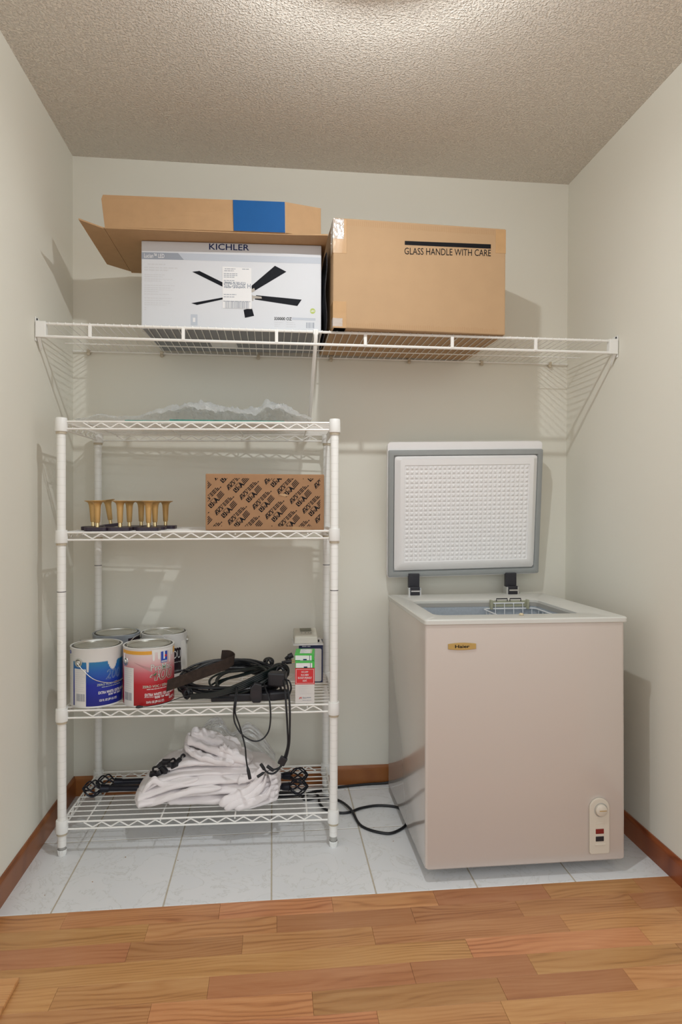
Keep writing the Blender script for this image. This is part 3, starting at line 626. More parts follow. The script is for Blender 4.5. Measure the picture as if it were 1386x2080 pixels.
# ---------------------------------------------------------------- second shelf: gold trumpet stands, paper, printed carton
z2 = DECK[2]
o = MB().box(-0.15, 0.16, -0.15, 0.15, 0, 0.0012).build('white_sheet', 'paper'); o.location = (0.265, -0.292, z2 + 0.0003); o.rotation_euler = (0, math.radians(-0.4), math.radians(-2.1))
tag(o, 'flat white sheet lying under the gold stands', 'sheet')
zs2 = z2 + 0.0016
def make_stand():
    t = thing('trumpet_stand', 'x', 'stand', (0, 0, 0), 0, 'gold trumpet stands on the second rack shelf')
    mb = MB(); pts = [(-0.037, -0.033), (0.037, -0.033), (0.037, 0.033), (-0.037, 0.033)]; q = []
    for i, (a, b) in enumerate(pts):
        for d in range(5):
            an = PI * (1 + i / 2) + PI / 2 * d / 4; q.append((a + (0.014 if a < 0 else -0.014) + 0.014 * math.cos(an), b + (0.014 if b < 0 else -0.014) + 0.014 * math.sin(an), 0))
    mb.prism(q, (0, 0, 0.0115)); mb.build('base', 'dark_base', t, bevel=0.0015)
    MB().lathe([(0.0001, 0.0115), (0.0060, 0.0115), (0.0060, 0.024), (0.0054, 0.027), (0.0001, 0.027)], 20).build('ferrule', 'bright_brass', t, smooth=True)
    MB().lathe([(0.0001, 0.026), (0.0076, 0.026), (0.0084, 0.030), (0.0104, 0.072), (0.0116, 0.084), (0.0145, 0.0915), (0.0205, 0.0952), (0.0252, 0.0968), (0.0256, 0.0980), (0.0250, 0.0988), (0.012, 0.0975), (0.008, 0.092), (0.0001, 0.088)], 32).build('horn', 'brass', t, smooth=True)
    return t
# x, y, turn, tilt, label   (front row, then the rows behind)
stand_spots = [            # photo column of the horn, depth, turn, tilt, label
    (198, -0.405, 0.0, 0.0, 'gold trumpet stand at the front left of its cluster, foremost on that side'),
    (244, -0.402, 0.03, 0.0, 'gold trumpet stand second from the left in the front row'),
    (302, -0.405, -0.03, 0.0, 'gold trumpet stand at the right end of the front row'),
    (189.5, -0.318, 0.15, -0.03, 'gold trumpet stand half hidden behind the leftmost front one'),
    (226, -0.185, 0.1, -0.13, 'leaning gold trumpet stand in the back row, tilted to the left'),
    (263, -0.326, 0.0, 0.0, 'upright gold trumpet stand right behind the second front one'),
    (287, -0.246, 0.05, 0.0, 'gold trumpet stand at the back just left of the front right one'),
    (315, -0.330, 0.0, 0.0, 'gold trumpet stand close behind the right side of the front right one'),
    (336.5, -0.240, 0.0, 0.0, 'gold trumpet stand at the right back end of the cluster'),
]
st0 = make_stand()
for i, (px, y, rz, ty, lb) in enumerate(stand_spots):
    x = at_y(px, 1065, y).x
    o = st0 if i == 0 else copy_tree(st0)
    o.location = (x, y, zs2 + (0.0005 if ty == 0 else 0.037 * abs(math.sin(ty)))); o.rotation_euler = (0, ty, rz); o['label'] = lb
o = MB().box(0, 0.06, -0.008, 0.008, 0, 0.003).build('brass_plate', 'bright_brass', bevel=0.001); o.location = (0.245, -0.180, zs2 + 0.0005)
tag(o, 'flat brass plate lying behind the leaning gold stand', 'plate')
# printed kraft carton
ub = thing('printed_carton', 'brown carton printed all over with slanted black marks on the second shelf', 'box', (0.5475, -0.4285, z2 + 0.0042), math.radians(-1.2))
UW, UD, UH = 0.3925, 0.20, 0.187
MB().box(0, UW, 0, UD, 0, UH).build('carton', 'kraft_dark', ub, bevel=0.003)
def pattern():
    bm_all = MB(); u = 0.0101
    ca, sa = math.cos(math.radians(46)) * 1.34, math.sin(math.radians(46)) * 1.34
    def stamp(ox, oy, kind):
        fm = lambda x, y: (ox + x * ca - y * sa, 0, oy + x * sa + y * ca)
        mb = MB()
        if kind == 0:
            quad(mb, fm, 0.0, 0.0125, -0.001, 0.010)                       # solid block behind the U
            put_text(mb, 'U', lambda x, y: (fm(x, y)[0], -0.0002, fm(x, y)[2]), 0.003, 0.001, w=0.0065, h=0.0075, bold=0.03, mi=1)
            put_text(mb, 'S', fm, 0.0135, 0.0, w=0.005, h=0.006, bold=0.02)
            put_text(mb, 'A', fm, 0.0190, -0.001, w=0.0095, h=0.0115, bold=0.05)
            for i in range(4):
                y = -0.001 + i * 0.0036
                mb.poly([fm(0.0285 + 0.001 * i, y), fm(0.047, y + 0.001), fm(0.049, y + 0.0030), fm(0.0295 + 0.001 * i, y + 0.0021)])
            put_text(mb, 'MADE IN', fm, 0.010, 0.0112, w=0.013, h=0.0024, bold=0.01)
        else:
            lw = 0.0011
            P = [(0, 0), (0.024, 0.0), (0.029, 0.011), (0.005, 0.011)]
            for i in range(4):
                a, b = Vector(P[i]), Vector(P[(i + 1) % 4]); d = (b - a).normalized(); n = Vector((-d.y, d.x)) * lw
                mb.poly([fm(*a), fm(*b), fm(*(b + n)), fm(*(a + n))])
            for o_ in (0.003, 0.0135):
                for (a, b) in (((o_, 0.001), (o_ + 0.0065, 0.0095)), ((o_ + 0.0065, 0.0095), (o_ + 0.0085, 0.001))):
                    a, b = Vector(a), Vector(b); d = (b - a).normalized(); n = Vector((-d.y, d.x)) * 0.0021
                    mb.poly([fm(*a), fm(*b), fm(*(b + n)), fm(*(a + n))])
            quad(mb, fm, 0.0045, 0.012, 0.003, 0.0046)
            for i, (wd, s_) in enumerate(((0.022, 'a'), (0.026, 'b'), (0.033, 'c'))):
                lines(mb, fm, 0.0305, 0.0105 - i * 0.0036, [wd], 0.0021, 1)
        return mb
    for i in range(-9, 10):
        for j in range(-6, 9):
            for kind, dx, dy in ((0, 0.0, 0.0), (1, -0.0235, 0.0075)):
                ox = 0.0175 + i * 0.0422 + j * 0.0813 + dx; oy = 0.073 - i * 0.0322 + j * 0.0514 + dy
                if -0.07 < ox < UW + 0.02 and -0.07 < oy < UH + 0.02:
                    q = stamp(ox, oy, kind); bm_all.add(q.v, q.f); bm_all.m[-len(q.f):] = q.m
    return bm_all
pm = pattern()
me = bpy.data.meshes.new('tmp'); me.from_pydata(pm.v, [], pm.f)
for i, p in enumerate(me.polygons): p.material_index = pm.m[i]
bm = bmesh.new(); bm.from_mesh(me)
for co, no in (((0.007, 0, 0), (-1, 0, 0)), ((UW - 0.013, 0, 0), (1, 0, 0)), ((0, 0, 0.013), (0, 0, -1)), ((0, 0, UH - 0.014), (0, 0, 1))):
    bmesh.ops.bisect_plane(bm, geom=bm.verts[:] + bm.edges[:] + bm.faces[:], plane_co=co, plane_no=no, clear_outer=True, dist=1e-6)
bm.to_mesh(me); bm.free(); me.name = 'printed_pattern'; me.materials.append(MT['black_print']); me.materials.append(MT['kraft_dark'])
o = bpy.data.objects.new('printed_pattern', me); COL.objects.link(o); o.parent = ub; o['kind'] = 'stuff'; o.location = (0, -0.0005, 0)
MB().prism([(0.239, -0.0006, 0.118), (0.262, -0.0006, 0.112), (0.275, -0.0006, 0.116), (0.262, -0.0006, 0.122), (0.25, -0.0006, 0.121)], (0, -0.0006, 0)).build('torn_patch', 'kraft_light', ub)
MB().prism([(0.285, -0.0006, 0.001), (0.36, -0.0006, 0.001), (0.30, -0.0006, 0.012), (0.288, -0.0006, 0.013)], (0, -0.0006, 0)).build('torn_patch', 'kraft', ub)

# ---------------------------------------------------------------- third shelf: paint cans
z3 = DECK[1] + 0.0012
RC, HC = 0.0830, 0.193
def cyl(a0, rr=RC + 0.0006):          # label coordinates (arc length from the side facing the viewer, height) onto the can
    return lambda x, y: (rr * math.cos(a0 + x / RC), rr * math.sin(a0 + x / RC), y)
def make_can(name, label, loc, face, body, bail_dir=None):
    t = thing(name, label, 'paint can', loc, 0, 'paint cans on the third rack shelf')
    b = MB().lathe([(0.0001, 0.001), (RC - 0.003, 0.0), (RC + 0.0008, 0.0005), (RC + 0.0008, 0.004), (RC, 0.0055), (RC, HC - 0.006), (RC + 0.0008, HC - 0.004), (RC + 0.001, HC - 0.001), (RC - 0.001, HC), (RC - 0.004, HC - 0.001), (RC - 0.0045, HC - 0.003)], 64).build('body', body, t, smooth=True)
    l = MB().lathe([(RC - 0.0045, HC - 0.004), (RC - 0.006, HC - 0.006), (RC - 0.0105, HC - 0.006), (RC - 0.011, HC + 0.0005), (RC - 0.0125, HC + 0.0015), (RC - 0.0145, HC + 0.0005), (RC - 0.016, HC - 0.0035), (RC - 0.020, HC - 0.0045), (0.0001, HC - 0.0035)], 64).build('lid', 'tin', t, smooth=True)
    MB().lathe([(RC - 0.0043, HC - 0.0042), (RC - 0.0106, HC - 0.0055), (RC - 0.0106, HC - 0.0048), (RC - 0.0043, HC - 0.0036)], 64).build('lid_groove', 'dark_tin', l, smooth=True)
    return t
def wrap_patch(t, face, a, b, zlo, ztop, m, name='label', n=40, off=0.0006):
    """label patch from angle a to b (degrees right of facing); ztop / zlo may be functions of the angle"""
    mb = MB(); f = cyl(face, RC + off)
    for i in range(n + 1):
        d = a + (b - a) * i / n; x = math.radians(d) * RC
        lo = zlo(d) if callable(zlo) else zlo; hi = ztop(d) if callable(ztop) else ztop
        for q in range(7): mb.v.append(f(x, lo + (hi - lo) * q / 6))
    for i in range(n):
        for q in range(6): mb.f.append((i * 7 + q, (i + 1) * 7 + q, (i + 1) * 7 + q + 1, i * 7 + q + 1)); mb.m.append(0)
    return mb.build(name, m, t, fixn=False, smooth=True)
def can_text(t, face, body, deg, z, h, w=None, m='white_print', bold=0.0, off=0.0014, shear=0.0, parent=None):
    mb = MB(); put_text(mb, body, cyl(face, RC + off), math.radians(deg) * RC, z, w, h, bold, shear=shear); return mb.build('lettering', m, parent or t, fixn=False)
def ear(t, face, deg, z):
    a = face + math.radians(deg)
    X = Matrix.Translation((RC * math.cos(a), RC * math.sin(a), z)) @ Matrix.Rotation(a, 4, 'Z') @ Matrix.Rotation(PI / 2, 4, 'Y')
    e = MB().lathe([(0.0145, 0.000), (0.0142, 0.0022), (0.0105, 0.0028), (0.0095, 0.0016), (0.0088, 0.0016), (0.0075, 0.005), (0.0045, 0.0065), (0.0001, 0.0068)], 24, axis=X).build('ear', 'tin', t, smooth=True)
    MB().lathe([(0.0100, 0.0026), (0.0092, 0.0029), (0.0085, 0.0022)], 24, axis=X).build('ear_groove', 'dark_tin', e, smooth=True)
    return Vector(((RC + 0.005) * math.cos(a), (RC + 0.005) * math.sin(a), z))
def bail(t, p, q, bulge, r=0.0011):
    """wire handle from ear p to ear q, bowing along vector bulge"""
    c = (p + q) / 2; e = (q - p) / 2; pts = []
    for i in range(25):
        a = PI * i / 24; pts.append(c - e * math.cos(a) + Vector(bulge) * math.sin(a))
    return MB().tube(pts, r, 6).build('handle', 'bail', t, smooth=True)
FA = math.atan2(-2.25, 0.52)
# blue can
c1 = make_can('paint_can', 'blue and white paint can with a dripped front, at the front left', (0.1800, -0.3545, z3), FA, 'can_white')
def blue_top(d):
    base = 0.152
    if d < -32: return 0.150
    if -30 < d < -21: base = 0.150
    if -20.5 < d < -15: return 0.117 + 0.002 * math.sin(d * 3)          # drip
    if 24 < d < 52:
        return 0.119 + 0.033 * ((d - 38) / 14) ** 2 + 0.004 * math.sin(d * 2.3)
    return 0.149 + 0.0015 * math.sin(d * 2.1)
bl = wrap_patch(c1, FA, -57, 98, 0.006, blue_top, 'blue_label', n=180)
pn = wrap_patch(c1, FA, -52, -21.5, 0.005, 0.127, 'can_white', 'info_panel', off=0.0010)
mb = MB(); f = cyl(FA, RC + 0.0014)
lines(mb, f, math.radians(-49) * RC, 0.123, [0.034, 0.036, 0.030, 0.036, 0.028, 0.034, 0.036, 0.022, 0.034, 0.030, 0.036], 0.0013, 0.0068); q = mb.build('small_print', 'faint_print', c1, fixn=False); q.parent = pn
mb = MB(); bars(mb, f, math.radians(-46) * RC, 0.022, 0.032, 0.024, 16, 4); q = mb.build('barcode', 'grey_print', c1, fixn=False); q.parent = pn
mb = MB(); mb.poly([cyl(FA)(math.radians(-76) * RC + 0.013 * math.cos(2 * PI * i / 16), 0.176 + 0.006 * math.sin(2 * PI * i / 16)) for i in range(16)]); mb.build('oval_mark', 'logo_blue', c1, fixn=False)
mb = MB(); lines(mb, cyl(FA, RC + 0.0008), math.radians(-88) * RC, 0.165, [0.022] * 17, 0.0016, 0.0085); mb.build('small_print', 'faint_print', c1, fixn=False)
can_text(c1, FA, '200', 21, 0.090, 0.030, 0.056, 'silver_ink', 0.004, shear=0.2); can_text(c1, FA, '200', 21, 0.090, 0.030, 0.056, 'blue_label', -0.012, off=0.0016, shear=0.2)
can_text(c1, FA, 'ZERO VOC / ZÉRO COV', 2, 0.071, 0.0085, 0.105, 'silver_ink', 0.02)
mb = MB(); lines(mb, cyl(FA, RC + 0.0014), math.radians(12) * RC, 0.067, [0.07], 0.002, 1); mb.build('small_print', 'silver_ink', c1, fixn=False)
can_text(c1, FA, 'EXTRA WHITE / EXTRA BLANC', 5, 0.044, 0.0085, 0.105, 'white_print', 0.03)
can_text(c1, FA, 'B30 W 2651', 27, 0.036, 0.006, 0.05, 'white_print', 0.03)
can_text(c1, FA, '123 FL OZ (3⅞ U.S. QT)', 7, 0.018, 0.009, 0.06, 'white_print', 0.03)
e1 = ear(c1, FA, -40, 0.147); e2 = ear(c1, FA, 140, 0.147)
front = Vector((math.cos(FA), math.sin(FA), 0))
pts = [e1 + Vector((0.0, -0.004, 0)), cyl(FA, RC + 0.007)(math.radians(-24) * RC, 0.122), cyl(FA, RC + 0.008)(math.radians(-4) * RC, 0.096), cyl(FA, RC + 0.008)(math.radians(20) * RC, 0.081), cyl(FA, RC + 0.008)(math.radians(45) * RC, 0.077), cyl(FA, RC + 0.008)(math.radians(75) * RC, 0.083), cyl(FA, RC + 0.008)(math.radians(110) * RC, 0.112), cyl(FA, RC + 0.006)(math.radians(140) * RC, 0.147)]
MB().tube(curve(pts, 8), 0.0013, 6).build('handle', 'bail', c1, smooth=True)
# red can
FB = math.atan2(-2.24, 0.40)
c2 = make_can('paint_can', 'red and white paint can, at the front right of the four', (0.3525, -0.3625, z3), FB, 'can_white')
def red_top(d):
    return 0.186
rl = wrap_patch(c2, FB, -82, 96, 0.005, red_top, 'red_label', n=90)
wrap_patch(c2, FB, -75, 7, 0.172, 0.1835, 'orange_print', 'orange_band', off=0.0010)
wrap_patch(c2, FB, 68, 92, 0.164, 0.184, 'orange_print', 'orange_band', off=0.0010, n=12)
def drips(d):
    z = 0.178
    for c, w_, ln in ((11, 2.6, 0.150), (23, 2.8, 0.153), (52.5, 2.2, 0.138), (35, 7, 0.168), (61, 4, 0.160)):
        if abs(d - c) < w_: z = min(z, ln + 0.008 * (abs(d - c) / w_) ** 3)
    return z
wrap_patch(c2, FB, 7.5, 66, drips, 0.1865, 'paint_drip', 'paint_drip', n=160, off=0.0011)
lg = wrap_patch(c2, FB, 27.5, 44.5, 0.1415, 0.178, 'logo_blue', 'logo_tag', n=10, off=0.0014)
q = wrap_patch(c2, FB, 33.5, 37.5, 0.153, 0.178, 'white_print', 'logo_drip', n=4, off=0.0018); q.parent = lg
mb = MB(); mb.poly([cyl(FB, RC + 0.0020)(math.radians(39.5) * RC + 0.0042 * math.cos(2 * PI * i / 14), 0.163 + 0.0042 * math.sin(2 * PI * i / 14)) for i in range(14)]); q = mb.build('logo_dot', 'red_print', c2, fixn=False); q.parent = lg
q = wrap_patch(c2, FB, 28.5, 43.5, 0.143, 0.148, 'pale_print', 'logo_strip', n=6, off=0.0018); q.parent = lg
wrap_patch(c2, FB, -34, 8, lambda d: 0.1465 - 0.034 * ((d + 34) / 42) ** 1.1, lambda d: 0.147 - 0.020 * (d + 34) / 42, 'swoosh', 'swoosh', n=20, off=0.0009)
pn = wrap_patch(c2, FB, -68, -34, 0.004, 0.128, 'can_white', 'info_panel', off=0.0010)
mb = MB(); f = cyl(FB, RC + 0.0014); lines(mb, f, math.radians(-64) * RC, 0.124, [0.036, 0.036, 0.034, 0.038, 0.03, 0.036, 0.036, 0.03, 0.036, 0.034, 0.03], 0.0015, 0.007); q = mb.build('small_print', 'faint_print', c2, fixn=False); q.parent = pn
mb = MB(); bars(mb, f, math.radians(-62) * RC, 0.020, 0.034, 0.026, 16, 6); q = mb.build('barcode', 'grey_print', c2, fixn=False); q.parent = pn
can_text(c2, FB, 'ProMar', 5, 0.119, 0.020, 0.074, 'green_ink', 0.012); can_text(c2, FB, 'ProMar', 5, 0.119, 0.020, 0.074, 'can_white', -0.008, off=0.0016)
can_text(c2, FB, '400', 4, 0.087, 0.034, 0.082, 'can_white', 0.035, shear=0.15); can_text(c2, FB, '400', 4, 0.087, 0.034, 0.082, 'green_ink', 0.012, off=0.0016, shear=0.15); can_text(c2, FB, '400', 4, 0.087, 0.034, 0.082, 'red_label', -0.015, off=0.0018, shear=0.15)
can_text(c2, FB, 'ZERO VOC / ZÉRO COV', -13, 0.0635, 0.0095, 0.115, 'silver_ink', 0.02)
mb = MB(); lines(mb, cyl(FB, RC + 0.0014), math.radians(-4) * RC, 0.0595, [0.085], 0.002, 1); mb.build('small_print', 'white_print', c2, fixn=False)
can_text(c2, FB, 'EXTRA WHITE / EXTRA BLANC', -8, 0.036, 0.009, 0.115, 'white_print', 0.03)
mb = MB(); lines(mb, cyl(FB, RC + 0.0014), math.radians(-9) * RC, 0.0335, [0.05], 0.0014, 1); mb.build('small_print', 'white_print', c2, fixn=False)
can_text(c2, FB, 'B30 W 4651', 14, 0.027, 0.007, 0.055, 'white_print', 0.03)
can_text(c2, FB, '124 FL OZ (3⅞ U.S. QT)', -5, 0.011, 0.0095, 0.058, 'white_print', 0.03)
can_text(c2, FB, '3,67 L', 50, 0.016, 0.009, 0.03, 'white_print', 0.03)
e1 = ear(c2, FB, -60, 0.146); e2 = ear(c2, FB, 120, 0.146)
bail(c2, e1, e2, (-0.012, 0.012, 0.082))
# the two behind
FCa = math.atan2(-2.45, 0.57)
c3 = make_can('paint_can', 'grey-labelled paint can behind the blue one', (0.1985, -0.1555, z3), FCa, 'can_grey')
wrap_patch(c3, FCa, 28, 80, 0.006, 0.18, 'black_label', n=20)
e1 = ear(c3, FCa, -95, 0.16); e2 = ear(c3, FCa, 85, 0.16); bail(c3, e1, e2, (-0.086, -0.03, 0.015))
FD_ = math.atan2(-2.45, 0.41)
c4 = make_can('paint_can', 'white paint can with a black label behind the red one', (0.3690, -0.152, z3), FD_, 'can_white')
wrap_patch(c4, FD_, -20, 46, 0.05, lambda d: 0.142 + 0.002 * math.sin(d), 'black_label', n=40)
wrap_patch(c4, FD_, 44, 64, lambda d: 0.07 + 0.03 * math.sin(d * 0.9) ** 2, 0.165, 'paint_drip', 'paint_drip', n=30, off=0.0011)
can_text(c4, FD_, 'DUR', 22, 0.105, 0.028, 0.044, 'white_print', 0.0)
can_text(c4, FD_, 'Exterior Acrylic', 22, 0.088, 0.006, 0.036, 'white_print', 0.0)
can_text(c4, FD_, 'INTERIOR', 24, 0.053, 0.008, 0.034, 'white_print', 0.0)
e1 = ear(c4, FD_, -100, 0.16); e2 = ear(c4, FD_, 80, 0.16); bail(c4, e1, e2, (-0.07, -0.01, 0.052))

# ---------------------------------------------------------------- third shelf: cords
zc = DECK[1] + 0.004
cd = thing('extension_cord', 'big tangled coil of black extension cord on the third rack shelf', 'cord', (0.62, -0.32, zc))
B = inv(cd)
rr = random.Random(11); pts = []
nl = 15
for i in range(nl * 20):
    a = 2 * PI * i / 20; k = i / 20
    wob = 1 + 0.10 * math.sin(k * 2.3) + 0.05 * math.sin(k * 5.1)
    x = 0.622 + (0.160 * wob) * math.cos(a + 0.2 * math.sin(k)); y = -0.312 + 0.098 * (1 + 0.10 * math.sin(k * 3.7)) * math.sin(a)
    z = zc + 0.008 + 0.036 * (0.5 + 0.5 * math.sin(k * 4.4)) + 0.050 * max(0, math.sin(a)) + 0.012 * max(0, math.cos(a)) * (0.5 + 0.5 * math.sin(k * 2))
    pts.append((x, y, z))
MB().tube(curve(pts, 2), 0.0042, 6).build('cord', 'black_cord', cd, smooth=True, base=B)
pts = []
for i in range(8 * 18):                      # an inner smaller hank
    a = 2 * PI * i / 18; k = i / 18
    pts.append((0.665 + (0.098 + 0.016 * math.sin(k * 2.2)) * math.cos(a), -0.335 + (0.070 + 0.012 * math.sin(k * 3)) * math.sin(a), zc + 0.022 + 0.026 * (0.5 + 0.5 * math.sin(k * 3.1)) + 0.040 * max(0, math.cos(a)) + 0.02 * math.sin(a)))
MB().tube(curve(pts, 2), 0.0036, 6).build('cord', 'green_black', cd, smooth=True, base=B)
# straight strands crossing to the right over the coil
for i in range(4):
    MB().tube(curve([(0.50, -0.43, zc + 0.018 + 0.004 * i), (0.58, -0.437, zc + 0.026 + 0.004 * i), (0.66, -0.425, zc + 0.044 + 0.006 * i), (0.74, -0.385, zc + 0.070 + 0.006 * i), (0.80, -0.33, zc + 0.088 + 0.004 * i)], 8), 0.0038, 6).build('cord', 'green_black', cd, smooth=True, base=B)
MB().tube(curve([(0.35, -0.461, zc + 0.004), (0.41, -0.452, zc + 0.010), (0.47, -0.435, zc + 0.024), (0.52, -0.42, zc + 0.032)], 8), 0.0013, 6).build('thin_lead', 'black_cord', cd, smooth=True, base=B)
MB().tube([(0.330, -0.463, zc + 0.004), (0.338, -0.462, zc + 0.005), (0.352, -0.461, zc + 0.005)], [0.003, 0.0052, 0.003], 10).build('lead_tip', 'black_plastic', cd, smooth=True, base=B)
# knots / bunched strands at both ends of the coil
for (c, s_) in (((0.795, -0.34, zc + 0.070), 0.030), ((0.485, -0.40, zc + 0.026), 0.014), ((0.755, -0.235, zc + 0.082), 0.016)):
    pts = []
    for i in range(60):
        a = 2 * PI * i / 12; b = i * 0.37
        pts.append((c[0] + s_ * math.cos(a) * (0.8 + 0.3 * math.sin(b)), c[1] + s_ * math.sin(b), c[2] + s_ * 0.9 * math.sin(a)))
    MB().tube(curve(pts, 3), 0.0042, 6).build('cord_knot', 'black_cord', cd, smooth=True, base=B)
def plug(name, p, d, parent, base, L=0.035, r=0.0085, m='black_plastic', pins=True):
    p = Vector(p); d = Vector(d).normalized()
    o = MB().tube([p - d * L * 0.5, p - d * L * 0.1, p, p + d * L * 0.5], [r * 0.45, r * 0.7, r, r * 0.95], 12).build(name, m, parent, smooth=True, base=base)
    if pins:
        s = d.orthogonal().normalized() * r * 0.45
        mb = MB()
        for k in (-1, 1): mb.tube([p + d * L * 0.5 + s * k, p + d * (L * 0.5 + 0.013) + s * k], 0.0014, 6)
        q = mb.build('prongs', 'gold_pin', parent, base=base); q.parent = o
    return o
plug('plug', (0.818, -0.345, zc + 0.112), (1, -0.1, 0.1), cd, B)
plug('socket', (0.826, -0.330, zc + 0.126), (1, 0, 0.5), cd, B, L=0.03, r=0.010, pins=False)
plug('plug', (0.455, -0.380, zc + 0.098), (-1, -0.15, -0.12), cd, B, L=0.03, r=0.006, pins=False)
MB().tube(curve([(0.47, -0.378, zc + 0.10), (0.52, -0.33, zc + 0.075), (0.56, -0.25, zc + 0.06)], 8), 0.004, 6).build('cord', 'black_cord', cd, smooth=True, base=B)
# power strip and adapters
o = MB().box(-0.10, 0.10, -0.02, 0.02, 0, 0.026).build('power_strip', 'black_plastic', bevel=0.004); o.location = (0.665, -0.400, zc - 0.0005); o.rotation_euler = (0, 0, -0.03)
tag(o, 'black power strip bar lying at the front under the cord coil', 'power strip')
a1 = thing('power_adapter', 'black angular plug-in power adapter at the front edge of the cord pile', 'adapter', (0.716, -0.441, zc))
MB().prism([(-0.022, 0, 0.020), (-0.012, 0, 0.0), (0.012, 0, 0.0), (0.019, 0, 0.012), (0.017, 0, 0.060), (-0.006, 0, 0.066), (-0.02, 0, 0.05)], (0, 0.028, 0)).build('case', 'black_plastic', a1, bevel=0.003)
MB().box(-0.014, 0.012, -0.0008, 0, 0.018, 0.044).build('rating_plate', 'hinge', a1)
a2 = thing('power_adapter', 'black boxy power adapter at the right end of the cord pile', 'adapter', (0.786, -0.395, zc + 0.045), -0.3)
MB().box(-0.030, 0.030, -0.02, 0.02, 0, 0.046).build('case', 'black_plastic', a2, bevel=0.006)
MB().tube(curve([(0.03, 0, 0.02), (0.045, -0.01, 0.018), (0.052, -0.015, -0.005), (0.04, -0.01, -0.038)], 6), 0.003, 6).build('lead', 'black_cord', a2, smooth=True)
o = MB().box(-0.035, 0.035, -0.018, 0.018, 0, 0.03).build('power_adapter', 'black_plastic', bevel=0.007); o.location = (0.79, -0.405, zc); o.rotation_euler = (0, 0, 0.2)
tag(o, 'black rounded power adapter lying lowest under the right end of the cords', 'adapter')
# leads hanging over the front rail
yh = -0.4745
h1 = thing('hanging_lead', 'thin black lead looping down in front of the bottom shelf', 'cord', (0.66, yh, zc))
B = inv(h1)
def path(l, y0=yh): return [tuple(at_y(p[0], p[1], y0 + (p[2] if len(p) > 2 else 0))) for p in l]
MB().tube(curve(path([(480, 1392, 0.06), (480, 1404, 0.02), (477, 1425), (475, 1450), (478, 1470), (492, 1492, -0.004), (514, 1505), (532, 1502), (545, 1487), (549.5, 1465), (549.5, 1440), (547, 1420, 0.004), (541, 1403, 0.02), (536, 1388, 0.06)]), 8), 0.0026, 8).build('cord', 'black_cord', h1, smooth=True, base=B)
MB().tube(curve(path([(483, 1392, 0.065), (482, 1406, 0.018), (479, 1432, -0.003), (478, 1448, -0.004), (487, 1475), (494, 1500, 0.005), (498.5, 1520), (500, 1540), (503, 1560)]), 8), 0.0026, 8).build('cord', 'black_cord', h1, smooth=True, base=B)
a, b = path([(503, 1558), (508, 1582)]); d = Vector(b) - Vector(a)
MB().tube([a, Vector(a) + d * 0.25, Vector(a) + d * 0.3, b], [0.0032, 0.0052, 0.0056, 0.0056], 12).build('barrel_plug', 'black_plastic', h1, smooth=True, base=B)
h2 = thing('hanging_lead', 'doubled black lead hanging at the right, curling up to two connectors', 'cord', (0.80, yh, zc))
B = inv(h2)
MB().tube(curve(path([(576, 1380, 0.06), (579, 1402, 0.012), (582, 1440), (584, 1475), (585, 1510), (580, 1532), (574, 1548), (566, 1563), (556, 1571), (545, 1570), (537, 1562), (531, 1553)]), 8), 0.0032, 8).build('cord', 'black_cord', h2, smooth=True, base=B)
MB().tube(curve(path([(582, 1380, 0.06), (586, 1402, 0.012), (589, 1440), (589, 1480), (588, 1510), (583, 1535), (577, 1550), (568, 1559), (558, 1563), (552, 1562)]), 8), 0.0032, 8).build('cord', 'black_cord', h2, smooth=True, base=B)
for l, r_ in (([(538, 1564), (530, 1552)], 0.0055), ([(556, 1566), (543, 1556)], 0.0058), ([(537, 1569), (523, 1578)], 0.0048)):
    a, b = path(l); MB().tube([a, Vector(a).lerp(Vector(b), 0.2), b], [r_ * 0.6, r_, r_], 12).build('connector', 'black_plastic', h2, smooth=True, base=B)
MB().tube(curve(path([(553, 1562), (545, 1566), (537, 1569)]), 6), 0.0012, 6).build('cord', 'black_cord', h2, smooth=True, base=B)
a = at_y(574, 1546, yh); MB().box(-0.012, 0.012, -0.007, 0.007, -0.012, 0.014).build('ferrite_block', 'black_plastic', h2, bevel=0.002, base=B @ Matrix.Translation(a) @ Matrix.Rotation(0.5, 4, 'Y'))
# rusty strap
p0, p1 = at_y(339, 1393, -0.478), at_y(466, 1347, -0.43)
st = thing('steel_strap', 'rusty flat steel strap with a curled end lying across the cords beside the red can', 'strap', tuple(p0))
B = inv(st); d = (p1 - p0); up = Vector((0.12, 0, 1)).normalized() * 0.019
mb = MB(); n = 14
cl = [p0.lerp(p1, i / n) for i in range(n + 1)]
tail = [p1 + Vector((0.010, 0.012, 0.004)), p1 + Vector((0.012, 0.030, 0.010)), p1 + Vector((-0.004, 0.046, 0.016)), p1 + Vector((-0.030, 0.052, 0.016))]
cl = curve(cl[::3] + tail, 5)
vs = []
for i, c in enumerate(cl):
    k = 1.0 if i < 24 else 0.85
    tn = (cl[min(i + 1, len(cl) - 1)] - cl[max(0, i - 1)]).normalized(); nn = tn.cross(up).normalized() * 0.0016
    vs += [c + up * k - nn, c + up * k + nn, c - up * k + nn, c - up * k - nn]
fs = []
for i in range(len(cl) - 1):
    o_ = i * 4; fs += [(o_ + j, o_ + (j + 1) % 4, o_ + 4 + (j + 1) % 4, o_ + 4 + j) for j in range(4)]
fs += [(0, 1, 2, 3), tuple(len(vs) - 4 + j for j in (3, 2, 1, 0))]
mb.add(vs, fs); mb.build('band', 'rust', st, base=B)

